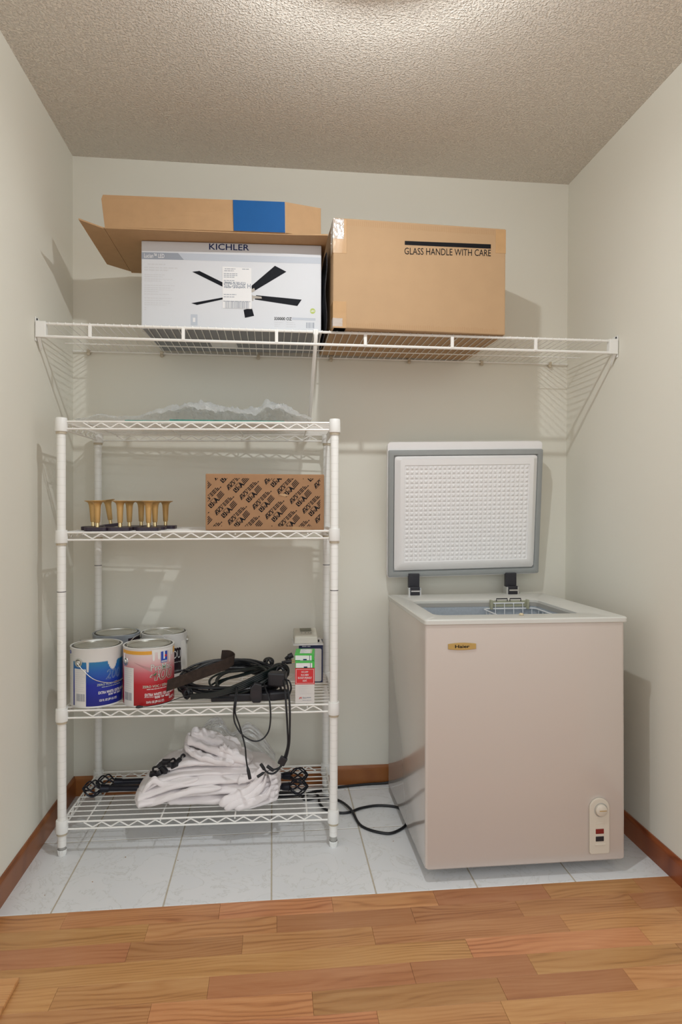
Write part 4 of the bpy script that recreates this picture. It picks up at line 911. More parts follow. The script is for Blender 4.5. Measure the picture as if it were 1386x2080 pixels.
# ---------------------------------------------------------------- third shelf: small boxes at the right
zb = DECK[1] + 0.0062
nb = thing('navy_carton', 'tall navy and white carton standing behind the red one under a thermostat', 'box', (0.8655, -0.214, zb), math.radians(-4))
NW, ND, NH = 0.089, 0.10, 0.140
MB().box(0, NW, 0, ND, 0, NH).build('carton', 'navy_card', nb, bevel=0.001)
fn = lambda x, y: (x, -0.0005, y); fn2 = lambda x, y: (x, -0.0009, y)
mb = MB(); x0, x1, y0, y1, r_ = 0.008, NW - 0.005, 0.004, NH - 0.014, 0.006; q = []
for cx, cy, a in ((x0 + r_, y0 + r_, PI), (x1 - r_, y0 + r_, 1.5 * PI), (x1 - r_, y1 - r_, 0), (x0 + r_, y1 - r_, PI / 2)):
    q += [fn(cx + r_ * math.cos(a + PI / 2 * k / 5), cy + r_ * math.sin(a + PI / 2 * k / 5)) for k in range(6)]
mb.poly(q); pnl = mb.build('front_panel', 'light_card', nb, fixn=False)
mb = MB(); mb.tube([(0.015, -0.001, y1 - 0.018), (0.017, -0.001, y1 - 0.010), (0.025, -0.001, y1 - 0.009)], 0.0012, 6); put_text(mb, 'ICE', fn2, 0.028, y1 - 0.018, w=0.018, h=0.009, bold=0.005); q = mb.build('lettering', 'green_ink', nb, fixn=False); q.parent = pnl
mb = MB(); lines(mb, fn2, 0.055, y1 - 0.006, [0.018], 0.0012, 1); lines(mb, fn2, 0.062, y1 - 0.022, [0.012, 0.004, 0.012, 0.010, 0.014, 0.012, 0.014, 0.008, 0.012, 0.010, 0.013], 0.0014, 0.0085); q = mb.build('small_print', 'faint_print', nb, fixn=False); q.parent = pnl
mb = MB(); lines(mb, fn, 0.012, NH - 0.004, [0.032], 0.004, 1); mb.build('small_print', 'pale_print', nb, fixn=False)
o = MB().box(-0.055, 0.055, -0.058, 0.06, 0, 0.0035).build('paper_leaflet', 'paper'); o.location = (0.899, -0.172, zb + NH + 0.0006); o.rotation_euler = (0, 0, 0.02)
tag(o, 'folded white leaflet lying on the navy carton', 'leaflet')
th = thing('thermostat', 'ivory thermostat with a small display lying on the white leaflet', 'thermostat', (0.891, -0.175, zb + NH + 0.0044), 0.03)
mb = MB().prism([(-0.044, -0.045, 0), (0.044, -0.045, 0), (0.046, 0.05, 0), (-0.043, 0.05, 0)], (0, 0, 0.012))
for i in range(4, 8): mb.v[i] = (mb.v[i][0] * 0.96, mb.v[i][1] * 0.94 + 0.002, 0.024 if mb.v[i][1] < 0 else 0.042)
mb.build('case', 'device', th, bevel=0.004)
MB().box(-0.018, 0.024, 0.012, 0.036, 0, 0.001).build('display', 'lcd', th, base=Matrix.Translation((0, 0, 0.0345)) @ Matrix.Rotation(math.radians(11), 4, 'X'))
for x in (-0.014, 0.000, 0.012, 0.021): MB().lathe([(0.0001, 0.0012), (0.003, 0.001), (0.003, 0)], 10, axis=Matrix.Translation((x, -0.006, 0.0335)) @ Matrix.Rotation(math.radians(11), 4, 'X')).build('button', 'cavity', th)
o = MB().lathe([(0.0001, 0), (0.004, 0), (0.004, 0.008), (0.0001, 0.008)], 12).build('black_knob', 'black_plastic', th); o.location = (0.047, -0.03, 0.003)
rb = thing('red_carton', 'narrow white and red carton standing at the front right of the third shelf', 'box', (0.844, -0.4665, zb), math.radians(-3))
BW, BD, BH = 0.0635, 0.062, 0.117
MB().box(0, BW, 0, BD, 0, BH).build('carton', 'light_card', rb, bevel=0.0008)
mb = MB(); mb.box(-0.0004, BW + 0.0004, -0.0004, 0.03, 0.064, BH + 0.0003); rp_ = mb.build('red_panel', 'red_print', rb)
mb = MB()
for (a, b, c, d) in ((0.0025, BW - 0.0025, 0.067, 0.0680), (0.0025, BW - 0.0025, 0.1135, 0.1145), (0.0025, 0.0035, 0.067, 0.1145), (BW - 0.0035, BW - 0.0025, 0.067, 0.1145)): quad(mb, fn2, a, b, c, d)
for i, (s_, wd) in enumerate((('BIG JUMP', 0.022), ('IN A NEW', 0.025), ('BUDGET-FRIENDLY', 0.046), ('LIGHT.', 0.014))): put_text(mb, s_, fn2, BW / 2 - wd / 2, 0.1015 - i * 0.0095, w=wd, h=0.0062, bold=0.015)
q = mb.build('lettering', 'white_print', rb, fixn=False); q.parent = rp_
mb = MB(); lines(mb, fn, 0.012, 0.058, [0.032, 0.030, 0.022, 0.026, 0.040], 0.0012, 0.006); mb.build('small_print', 'faint_print', rb, fixn=False)
mb = MB(); mb.tube([(0.014, -0.0008, 0.016), (0.0155, -0.0008, 0.021), (0.0175, -0.0008, 0.0185), (0.0195, -0.0008, 0.022), (0.0205, -0.0008, 0.017)], 0.0011, 6); mb.build('emblem', 'red_print', rb)
mb = MB(); put_text(mb, 'Best', fn, 0.025, 0.017, w=0.012, h=0.005, bold=0.02); lines(mb, fn, 0.038, 0.021, [0.014], 0.0025, 1); lines(mb, fn, 0.024, 0.012, [0.030], 0.0014, 1); mb.build('lettering', 'grey_print', rb, fixn=False)
def green_box(loc, rz, rx, label, sticker):
    g = thing('green_carton', label, 'box', loc, rz, 'green bulb cartons on the red carton'); g.rotation_euler = (rx, 0, rz)
    MB().box(0, 0.064, 0, 0.075, 0, 0.021).build('carton', 'green_card', g, bevel=0.0008)
    mb = MB(); quad(mb, lambda x, y: (x, -0.0005, y), 0.002, 0.056, 0.001, 0.0165); s_ = mb.build('front_print', 'white_print', g, fixn=False)
    mb = MB(); quad(mb, lambda x, y: (x, -0.0008, y), 0.049, 0.0505, 0.001, 0.0165); quad(mb, lambda x, y: (x, -0.0008, y), 0.028, 0.040, 0.001, 0.005); q = mb.build('small_print', 'navy_print', g, fixn=False); q.parent = s_
    mb = MB(); ft = lambda x, y: (x, y, 0.0215); quad(mb, ft, 0.016, 0.056, 0.010, 0.066); tp = mb.build('top_print', 'white_print', g, fixn=False)
    mb = MB(); f5 = lambda x, y: (x, y, 0.0218); lines(mb, f5, 0.018, 0.062, [0.018, 0.014, 0.016, 0.02, 0.012], 0.003, 0.010); q = mb.build('small_print', 'pale_print', g, fixn=False); q.parent = tp
    mb = MB()
    for i in range(4): quad(mb, f5, 0.051, 0.057, 0.014 + 0.014 * i, 0.020 + 0.014 * i)
    q = mb.build('tick_marks', 'lime_print', g, fixn=False); q.parent = tp
    return g
green_box((0.8438, -0.4670, zb + BH + 0.0012), math.radians(-3), 0.0, 'green bulb carton lying flat directly on the red carton', 1)
green_box((0.8425, -0.4520, zb + BH + 0.0232), math.radians(-6), 0.02, 'topmost green bulb carton, set back on the lower green one', 1)

# ---------------------------------------------------------------- bottom shelf: curtain rods, curtains, bag, clips
z0 = DECK[0]
def make_rod(label, p, q, r):
    t = thing('curtain_rod', label, 'curtain rod', (p[0], p[1], p[2]), 0, 'curtain rods on the bottom rack shelf')
    B = inv(t); p, q = Vector(p), Vector(q); d = (q - p).normalized()
    MB().tube([p + d * 0.035, q - d * 0.035], r, 12).build('rod', 'black_iron', t, smooth=True, base=B)
    for c, s in ((p, -1), (q, 1)):
        ax = d * s; a = ax.orthogonal().normalized(); b = ax.cross(a)
        f = MB().tube([c - ax * 0.062, c - ax * 0.056, c - ax * 0.04, c - ax * 0.034, c - ax * 0.030], [r, r * 1.25, r * 1.35, r * 1.5, r * 0.9], 14)
        for k in range(6):                                # twisted bird-cage bars
            pts = []
            for i in range(13):
                u = i / 12; ang = 2 * PI * k / 6 + 1.7 * (u - 0.5); rad = 0.0275 * math.sin(PI * (0.10 + 0.86 * u)) ** 0.8
                pts.append(c + ax * (-0.030 + 0.058 * u) + (a * math.cos(ang) + b * math.sin(ang)) * rad)
            f.tube(pts, 0.0028, 6)
        f.tube([c + ax * 0.024, c + ax * 0.030, c + ax * 0.033], [0.004, 0.006, 0.003], 10)
        f.build('finial', 'black_iron', t, smooth=True, base=B)
    return t
make_rod('black curtain rod with cage finials lying towards the back under the cloth', (0.176, -0.231, z0 + 0.031), (0.868, -0.240, z0 + 0.033), 0.0105)
make_rod('black curtain rod with cage finials lying in front, nearer the viewer', (0.142, -0.276, z0 + 0.031), (0.863, -0.334, z0 + 0.033), 0.0105)
cu = thing('curtain_bundle', 'bundle of folded white curtains with a crumpled top on the bottom rack shelf', 'curtain', (0.55, -0.30, z0))
B = inv(cu)
def loft(stations, folds, amp, seed, nu=90, nv=96, crease=0.7, drift=1.0):
    """closed cloth roll through stations (centre, half depth vector, half height vector); sharp folds run along it"""
    mb = MB(); st_ = stations; k = len(st_) - 1; vs = []
    def interp(u, idx):
        P = [Vector(s[idx]) for s in st_]; x = u * k; i = min(int(x), k - 1); t = x - i
        a, b, c, d = P[max(0, i - 1)], P[i], P[i + 1], P[min(k, i + 2)]
        return 0.5 * ((2 * b) + (c - a) * t + (2 * a - 5 * b + 4 * c - d) * t * t + (3 * b - 3 * c + d - a) * t ** 3)
    for i in range(nu + 1):
        u = i / nu; c, h, v = interp(u, 0), interp(u, 1), interp(u, 2)
        for j in range(nv):
            th_ = 2 * PI * j / nv
            ph = folds * th_ / 2 + drift * (noise.noise(Vector((u * 3.1, seed, th_ * 0.4))) * 2.2) + seed
            rdg = 1 - abs(math.sin(ph)) ** crease                                   # sharp valleys
            s2 = noise.fractal(Vector((u * 5, math.cos(th_) * 1.5 + seed, math.sin(th_) * 1.5)), 1.0, 2.0, 3)
            f = 1 - amp * rdg + 0.10 * s2
            sq = 0.82                                                                # squarish section
            cx = math.copysign(abs(math.cos(th_)) ** sq, math.cos(th_)); sx = math.copysign(abs(math.sin(th_)) ** sq, math.sin(th_))
            if sx < -0.55: sx = -0.55 - (abs(sx) - 0.55) * 0.3; 
            vs.append(c + h * cx * f + v * sx * f)
    fs = []
    for i in range(nu):
        fs += [(i * nv + j, i * nv + (j + 1) % nv, (i + 1) * nv + (j + 1) % nv, (i + 1) * nv + j) for j in range(nv)]
    fs += [tuple(range(nv))[::-1], tuple(range(nu * nv, (nu + 1) * nv))]
    return mb.add(vs, fs)
def smooth(o): o.data.polygons.foreach_set('use_smooth', [True] * len(o.data.polygons)); return o
def layer(path, dep, thk, seed, wav=0.006, nu=110, nv=40):
    """one folded layer of cloth: a flattened roll along path [(x, y, z), ...] with its own depth and thickness profile"""
    P = curve(path, 12); n = len(P) - 1; mb = MB(); vs = []
    for i in range(nu + 1):
        u = i / nu; q = u * n; k = min(int(q), n - 1); c = P[k].lerp(P[k + 1], q - k)
        endf = min(1.0, math.sin(PI * min(max(u, 0.0), 1.0)) * 3.2 + 0.05) ** 0.6
        d_ = dep * endf; t_ = thk * endf
        for j in range(nv):
            a = 2 * PI * j / nv; ca, sa = math.cos(a), math.sin(a)
            ca = math.copysign(abs(ca) ** 0.75, ca); sa = math.copysign(abs(sa) ** 0.85, sa)
            w1 = noise.noise(Vector((u * 7 + seed * 3, ca * 1.3, seed))); w2 = noise.noise(Vector((u * 19, ca * 3 + seed, sa)))
            cr = 1 - abs(math.sin(u * 6.5 + seed + 2.2 * noise.noise(Vector((u * 4, seed, 0)))))      # soft creases across
            vs.append((c.x, c.y + d_ * ca * (1 + 0.10 * w1), c.z + t_ * sa * (1 + 0.25 * w1) + wav * (w1 * 1.1 + 0.28 * w2) * endf - 0.35 * wav * cr ** 4))
    fs = []
    for i in range(nu): fs += [(i * nv + j, i * nv + (j + 1) % nv, (i + 1) * nv + (j + 1) % nv, (i + 1) * nv + j) for j in range(nv)]
    fs += [tuple(range(nv))[::-1], tuple(range(nu * nv, (nu + 1) * nv))]
    return mb.add(vs, fs)
zf = z0 + 0.001
LAY = [   # the stack, bottom up: long folds sweeping up from the left tip to the right end
    ([(0.395, -0.30, zf + 0.030), (0.50, -0.300, zf + 0.024), (0.62, -0.305, zf + 0.024), (0.72, -0.30, zf + 0.028), (0.80, -0.295, zf + 0.034)], 0.104, 0.023),
    ([(0.305, -0.318, zf + 0.022), (0.37, -0.310, zf + 0.032), (0.47, -0.300, zf + 0.050), (0.60, -0.305, zf + 0.056), (0.72, -0.30, zf + 0.060), (0.80, -0.295, zf + 0.058)], 0.108, 0.018),
    ([(0.302, -0.310, zf + 0.030), (0.36, -0.304, zf + 0.050), (0.45, -0.298, zf + 0.074), (0.56, -0.300, zf + 0.083), (0.70, -0.297, zf + 0.085), (0.79, -0.290, zf + 0.078)], 0.100, 0.016),
    ([(0.310, -0.295, zf + 0.045), (0.37, -0.285, zf + 0.072), (0.45, -0.285, zf + 0.100), (0.56, -0.290, zf + 0.108), (0.68, -0.290, zf + 0.106), (0.77, -0.285, zf + 0.094)], 0.090, 0.015),
    ([(0.34, -0.265, zf + 0.070), (0.41, -0.262, zf + 0.110), (0.50, -0.275, zf + 0.130), (0.60, -0.285, zf + 0.129), (0.70, -0.285, zf + 0.122)], 0.075, 0.015),
]
for i, (p_, d_, t_) in enumerate(LAY): smooth(layer(p_, d_, t_, 1.3 + i * 2.1).build('folded_panel', 'cloth', cu, base=B))
# pulled-open edge at the left, folded to a point
smooth(layer([(0.300, -0.335, zf + 0.016), (0.325, -0.365, zf + 0.040), (0.352, -0.378, zf + 0.075), (0.372, -0.375, zf + 0.092), (0.40, -0.374, zf + 0.078), (0.45, -0.385, zf + 0.080), (0.52, -0.392, zf + 0.098)], 0.012, 0.011, 8.8, wav=0.003).build('folded_hem', 'cloth', cu, base=B))
smooth(layer([(0.300, -0.337, zf + 0.014), (0.36, -0.395, zf + 0.024), (0.43, -0.408, zf + 0.046), (0.50, -0.412, zf + 0.066), (0.60, -0.410, zf + 0.072)], 0.014, 0.010, 5.1, wav=0.003).build('folded_hem', 'cloth', cu, base=B))
# crumpled pieces on top
for i, (p_, d_, t_) in enumerate((([(0.465, -0.285, z0 + 0.196), (0.50, -0.29, z0 + 0.190), (0.55, -0.305, z0 + 0.172), (0.62, -0.33, z0 + 0.152), (0.69, -0.35, z0 + 0.138)], 0.030, 0.016),
                                  ([(0.478, -0.265, z0 + 0.206), (0.52, -0.265, z0 + 0.205), (0.58, -0.280, z0 + 0.186), (0.65, -0.30, z0 + 0.160)], 0.034, 0.018),
                                  ([(0.462, -0.30, z0 + 0.178), (0.50, -0.325, z0 + 0.160), (0.56, -0.345, z0 + 0.146), (0.64, -0.36, z0 + 0.138)], 0.020, 0.012),
                                  ([(0.455, -0.250, z0 + 0.165), (0.50, -0.240, z0 + 0.178), (0.58, -0.25, z0 + 0.165), (0.66, -0.27, z0 + 0.148)], 0.045, 0.022),
                                  ([(0.585, -0.33, z0 + 0.168), (0.60, -0.335, z0 + 0.182), (0.625, -0.34, z0 + 0.166), (0.66, -0.35, z0 + 0.150)], 0.018, 0.012))):
    smooth(layer(p_, d_, t_, 20.7 + 3.7 * i, wav=0.008, nu=70).build('crumpled_top', 'cloth', cu, base=B))
# loose end gathered to a peak and spilling over the front towards the left
for i, (p_, d_, t_) in enumerate((([(0.745, -0.388, z0 + 0.138), (0.735, -0.398, z0 + 0.105), (0.700, -0.408, z0 + 0.070), (0.645, -0.418, z0 + 0.044), (0.592, -0.425, z0 + 0.026)], 0.018, 0.017),
                                  ([(0.748, -0.388, z0 + 0.136), (0.748, -0.400, z0 + 0.095), (0.722, -0.412, z0 + 0.060), (0.665, -0.424, z0 + 0.032), (0.610, -0.432, z0 + 0.016)], 0.017, 0.015),
                                  ([(0.752, -0.388, z0 + 0.132), (0.765, -0.398, z0 + 0.085), (0.755, -0.412, z0 + 0.050), (0.70, -0.424, z0 + 0.026), (0.640, -0.430, z0 + 0.016)], 0.017, 0.014),
                                  ([(0.740, -0.385, z0 + 0.130), (0.718, -0.392, z0 + 0.108), (0.685, -0.396, z0 + 0.096), (0.65, -0.398, z0 + 0.090)], 0.014, 0.012))):
    smooth(layer(p_, d_, t_, 40.2 + 5.3 * i, wav=0.006, nu=70).build('loose_end', 'cloth', cu, base=B))
for i in range(5):
    z_ = z0 + 0.012 + 0.017 * i; x1_ = 0.800 - 0.004 * abs(i - 2)
    smooth(layer([(0.655 + 0.012 * i, -0.405 + 0.004 * i, z_ - 0.002), (0.70, -0.402 + 0.006 * i, z_), (0.755, -0.385 + 0.006 * i, z_ + 0.006), (x1_, -0.355 + 0.004 * i, z_ + 0.008)], 0.030, 0.0095, 60.4 + 2.9 * i, wav=0.004, nu=60).build('loose_end', 'cloth', cu, base=B))
bagm = loft([((0.49, -0.175, z0 + 0.14), (0, 0.02, 0), (0, 0, 0.03)), ((0.53, -0.175, z0 + 0.16), (0.02, 0.03, 0), (0.01, 0, 0.075)), ((0.58, -0.172, z0 + 0.15), (0, 0.034, 0), (0, 0, 0.080)), ((0.62, -0.172, z0 + 0.12), (0, 0.034, 0), (0, 0, 0.055)), ((0.66, -0.172, z0 + 0.13), (0, 0.034, 0), (0.015, 0, 0.080)), ((0.72, -0.178, z0 + 0.11), (0, 0.034, 0), (0, 0, 0.075)), ((0.78, -0.185, z0 + 0.06), (0, 0.025, 0), (0, 0, 0.035))], 15, 0.34, 9.2, nu=90, nv=90, drift=2.0)
o = bagm.build('clear_bag', 'bag', smooth=False); smooth(o)
tag(o, 'clear plastic bag rising behind the white curtains', 'bag')
# clips on the cloth
def make_clip():
    t = thing('curtain_clip', 'black plastic curtain clip in the small pile on the white cloth', 'clip', (0, 0, 0), 0, 'black clips on the curtains')
    MB().box(-0.015, 0.013, -0.008, 0.008, -0.002, 0.013).build('jaw', 'black_plastic', t, bevel=0.003)
    MB().tube(curve([(0.010, 0, 0.009), (0.022, 0, 0.017), (0.029, 0.002, 0.007), (0.022, 0, -0.002)], 5), 0.0038, 6).build('hook', 'black_plastic', t, smooth=True)
    return t
cp = make_clip()
CLIPW = ['leftmost', 'second from the left', 'fourth from the left', 'topmost, in the middle', 'sixth from the left', 'second from the right', 'rightmost', 'third from the left']
for i, (x, y, dz, rx, ry, rz) in enumerate(((0.364, -0.342, 0.094, 0.2, 0.3, 0.3), (0.380, -0.335, 0.100, 1.1, 0.2, 1.4), (0.396, -0.338, 0.108, 0.3, -0.4, 2.3), (0.404, -0.322, 0.128, 0.2, 0.1, 0.2), (0.420, -0.330, 0.125, 1.3, 0.3, 1.0), (0.436, -0.335, 0.118, 0.4, 0.5, 2.9), (0.446, -0.322, 0.128, 0.2, -0.5, 0.6), (0.388, -0.322, 0.118, 0.9, 0.6, 3.6))):
    o = cp if i == 0 else copy_tree(cp)
    o.location = (x, y, z0 + dz); o.rotation_euler = (rx, ry, rz)
    o['label'] = 'black plastic curtain clip, ' + CLIPW[i] + ' of the pile on the white cloth'

# ================================================================ chest freezer
FX, FY, FZ, FT = 1.2258, -0.7165, 0.040, -0.0215
fz = thing('chest_freezer', 'white open chest freezer with its lid raised, on the tiled floor', 'freezer', (FX, FY, FZ)); fz.rotation_euler = (FT, 0, 0)
BWd, BDp, BHt = 0.631, 0.632, 0.739
hole = (0.054, 0.530, 0.088, 0.442)        # inner opening: x0, x1, y0, y1
def rrect(x0, x1, y0, y1, r, n=5):
    q = []
    for cx, cy, a in ((x0 + r, y0 + r, PI), (x1 - r, y0 + r, 1.5 * PI), (x1 - r, y1 - r, 0), (x0 + r, y1 - r, PI / 2)):
        q += [(cx + r * math.cos(a + PI / 2 * k / n), cy + r * math.sin(a + PI / 2 * k / n)) for k in range(n + 1)]
    return q
def rings(levels, cap0=False, cap1=False):
    mb = MB(); n = len(levels[0][0])
    for pl, z in levels: mb.v += [(x, y, z) for x, y in pl]
    for i in range(len(levels) - 1):
        for j in range(n): mb.f.append((i * n + j, i * n + (j + 1) % n, (i + 1) * n + (j + 1) % n, (i + 1) * n + j)); mb.m.append(0)
    if cap0: mb.f.append(tuple(range(n))[::-1]); mb.m.append(0)
    if cap1: mb.f.append(tuple(range((len(levels) - 1) * n, len(levels) * n))); mb.m.append(0)
    return mb
o_ = rrect(0, BWd, 0, BDp, 0.010)
rings([(rrect(0.012, BWd - 0.012, 0.012, BDp - 0.012, 0.008), -0.001), (rrect(0.004, BWd - 0.004, 0.004, BDp - 0.004, 0.010), 0.001), (o_, 0.007), (o_, BHt)], cap0=True).build('body', 'fridge', fz, smooth=True)
ro, ri = rrect(-0.003, BWd + 0.010, -0.004, BDp + 0.002, 0.012), rrect(*hole, 0.03)
rings([(rrect(-0.001, BWd + 0.008, -0.002, BDp, 0.012), BHt - 0.004), (ro, BHt - 0.002), (ro, BHt + 0.009), (rrect(0.0, BWd + 0.007, -0.001, BDp - 0.001, 0.012), BHt + 0.0125), (rrect(hole[0] - 0.004, hole[1] + 0.004, hole[2] - 0.004, hole[3] + 0.004, 0.034), BHt + 0.0125), (ri, BHt + 0.010), (ri, BHt + 0.003)]).build('rim', 'rim', fz, smooth=True)
rings([(rrect(hole[0] + 0.0, hole[1], hole[2], hole[3], 0.03), BHt + 0.003), (rrect(hole[0] + 0.002, hole[1] - 0.002, hole[2] + 0.002, hole[3] - 0.002, 0.03), BHt + 0.002), (rrect(hole[0] + 0.002, hole[1] - 0.002, hole[2] + 0.002, hole[3] - 0.002, 0.03), BHt - 0.012)]).build('liner_trim', 'cavity', fz, smooth=True)
li = rrect(hole[0] + 0.001, hole[1] - 0.001, hole[2] + 0.001, hole[3] - 0.001, 0.03)
rings([(li, BHt - 0.012), (li, 0.10)], cap1=True).build('liner', 'aluminium', fz, smooth=True)
for x, y in ((0.10, 0.14), (BWd - 0.10, 0.14), (0.10, BDp - 0.08), (BWd - 0.10, BDp - 0.08)):
    gap = FZ + y * math.sin(FT)
    MB().lathe([(0.0001, -gap + 0.0003), (0.018, -gap + 0.0003), (0.016, -gap + 0.012), (0.012, 0.002), (0.0001, 0.002)], 16, (x, y, 0)).build('foot', 'black_plastic', fz)
# badge
mb = MB(); n = 12; q = []
bx0, bx1, bz0, bz1 = 0.069, 0.1555, 0.659, 0.681
for i in range(n + 1): u = i / n; q.append((bx0 + (bx1 - bx0) * u, -0.0003, bz0 + 0.003 - 0.003 * math.sin(PI * u)))
for i in range(n + 1): u = 1 - i / n; q.append((bx0 + (bx1 - bx0) * u, -0.0003, bz1 - 0.003 + 0.003 * math.sin(PI * u)))
mb.prism(q, (0, -0.003, 0)); bd = mb.build('badge', 'badge', fz, bevel=0.001)
mb = MB(); put_text(mb, 'Haier', lambda x, y: (x, -0.0037, y), bx0 + 0.0215, bz0 + 0.0065, w=0.044, h=0.0092, bold=0.02); mb.build('lettering', 'black_print', bd, fixn=False)
# control panel
cx0, cx1, cz0, cz1 = 0.5125, 0.5765, 0.026, 0.1965
cxm, rr_ = (cx0 + cx1) / 2, (cx1 - cx0) / 2
q = [(cx0 + 0.004, 0, cz0), (cx1 - 0.004, 0, cz0), (cx1, 0, cz0 + 0.005)] + [(cxm + rr_ * math.cos(PI * i / 16), 0, cz1 - rr_ + rr_ * math.sin(PI * i / 16)) for i in range(17)] + [(cx0, 0, cz0 + 0.005)]
cpn = MB().prism(q, (0, -0.007, 0)).build('control_panel', 'ivory', fz, bevel=0.002)
kx, kz = cxm + 0.004, cz1 - 0.036
X = Matrix.Translation((kx, -0.0071, kz)) @ Matrix.Rotation(PI / 2, 4, 'X')
MB().lathe([(0.021, 0.0), (0.0215, 0.0006), (0.0195, 0.0008), (0.019, 0.0)], 32, axis=X).build('dial_ring', 'cavity', cpn, smooth=True)
dl = MB().lathe([(0.0182, 0.0), (0.0178, 0.006), (0.016, 0.0075), (0.0001, 0.0075)], 32, axis=X).build('dial', 'ivory', cpn, smooth=True)
MB().box(kx - 0.008, kx + 0.015, -0.0155, -0.0146, kz - 0.0012, kz + 0.0008).build('pointer', 'badge', dl)
for dz, m, nm in ((0.0695, 'red_lamp', 'red_lamp'), (0.0465, 'black_plastic', 'switch')):
    MB().box(cxm - 0.013, cxm + 0.013, -0.0082, -0.006, cz0 + dz - 0.0075, cz0 + dz + 0.0075).build(nm, m, cpn, bevel=0.0015)
MB().box(cxm - 0.016, cxm + 0.018, -0.0082, -0.0068, cz0 + 0.026, cz0 + 0.031).build('ridge', 'ivory', cpn, bevel=0.0008)
for dz in (0.093, 0.099): MB().box(cxm - 0.012, cxm + 0.014, -0.0076, -0.0068, cz0 + dz, cz0 + dz + 0.002).build('ridge', 'ivory', cpn, bevel=0.0003)
# lid
Bfz = inv(fz)
lb, lt = Vector((1.5362, -0.062, 0.8535)), Vector((1.5255, -0.125, 1.3535))
LWd = 0.622; LH = (lt - lb).length; vv = (lt - lb).normalized(); uu = Vector((1, 0.0, 0)); uu = (uu - vv * uu.dot(vv)).normalized(); ww = uu.cross(vv)      # ww towards the viewer
LM = Matrix((( uu.x, vv.x, ww.x, lb.x), (uu.y, vv.y, ww.y, lb.y), (uu.z, vv.z, ww.z, lb.z), (0, 0, 0, 1)))
LB = Bfz @ LM
hw = LWd / 2
rings([(rrect(-hw + 0.012, hw - 0.012, 0.010, LH + 0.020, 0.02), -0.058), (rrect(-hw + 0.001, hw - 0.003, 0.002, LH + 0.030, 0.02), -0.050), (rrect(-hw - 0.002, hw - 0.001, -0.004, LH + 0.032, 0.016), -0.020), (rrect(-hw - 0.002, hw - 0.001, -0.004, LH + 0.030, 0.012), -0.008), (rrect(-hw + 0.010, hw - 0.010, 0.008, LH - 0.004, 0.01), -0.006)], cap0=True, cap1=True).build('lid', 'lid_white', fz, smooth=True, base=LB)
lid = [o for o in fz.children if o.name.startswith('lid')][0]
g0, g1 = 0.0, 0.030
def frame(a, b, c, d, w_, z0_, z1_, r_out=0.006):
    return rings([(rrect(a, b, c, d, r_out), z0_), (rrect(a + 0.001, b - 0.001, c + 0.001, d - 0.001, r_out), z1_ - 0.003), (rrect(a + 0.006, b - 0.006, c + 0.006, d - 0.006, r_out), z1_), (rrect(a + w_ - 0.007, b - w_ + 0.007, c + w_ - 0.007, d - w_ + 0.007, r_out * 0.5), z1_ - 0.001), (rrect(a + w_, b - w_, c + w_, d - w_, r_out * 0.5), z0_)])
frame(-hw, hw, 0, LH, 0.027, -0.010, 0.006).build('gasket', 'gasket', lid, smooth=True, base=LB)
iw, ic, id_ = hw - 0.024, 0.028, LH - 0.024
pn = rings([(rrect(-iw, iw, ic, id_, 0.012), -0.008), (rrect(-iw, iw, ic, id_, 0.012), 0.004), (rrect(-iw + 0.004, iw - 0.004, ic + 0.004, id_ - 0.004, 0.012), 0.007), (rrect(-iw + 0.020, iw - 0.020, ic + 0.026, id_ - 0.010, 0.008), 0.022), (rrect(-iw + 0.036, iw - 0.036, ic + 0.036, id_ - 0.034, 0.003), 0.0225), (rrect(-iw + 0.038, iw - 0.038, ic + 0.038, id_ - 0.036, 0.002), 0.018)])
pn = pn.build('inner_panel', 'lid_white', lid, smooth=True, base=LB)
NXd, NYd = 27, 21; px0, px1, py0, py1 = -iw + 0.038, iw - 0.038, ic + 0.038, id_ - 0.036
mb = MB(); sub = 6; nx, ny = NXd * sub, NYd * sub
for j in range(ny + 1):
    for i in range(nx + 1):
        fx, fy = (i / sub) % 1, (j / sub) % 1
        hgt = max(0.0, 0.36 - max(abs(fx - 0.5), abs(fy - 0.5))) * 0.021
        mb.v.append((px0 + (px1 - px0) * i / nx, py0 + (py1 - py0) * j / ny, 0.018 + min(hgt, 0.0052)))
for j in range(ny):
    for i in range(nx): mb.f.append((j * (nx + 1) + i, j * (nx + 1) + i + 1, (j + 1) * (nx + 1) + i + 1, (j + 1) * (nx + 1) + i)); mb.m.append(0)
mb.build('dimpled_field', 'lid_white', pn, base=LB, smooth=False)
for x in (1.3285, 1.728):
    h = MB().box(x - 0.022, x + 0.022, -0.078, -0.055, 0.776, 0.862).build('hinge', 'hinge', fz, bevel=0.003, base=Bfz)
    MB().box(x - 0.026, x + 0.026, -0.095, -0.056, 0.7755, 0.808).build('hinge_bracket', 'chrome', h, bevel=0.002, base=Bfz)
    MB().box(x - 0.020, x + 0.020, -0.098, -0.06, 0.777, 0.812).build('hinge_cover', 'hinge', h, bevel=0.004, base=Bfz)
    MB().tube([(x - 0.017, -0.099, 0.795), (x + 0.017, -0.099, 0.795)], 0.0035, 10).build('hinge_pin', 'chrome', h, smooth=True, base=Bfz)
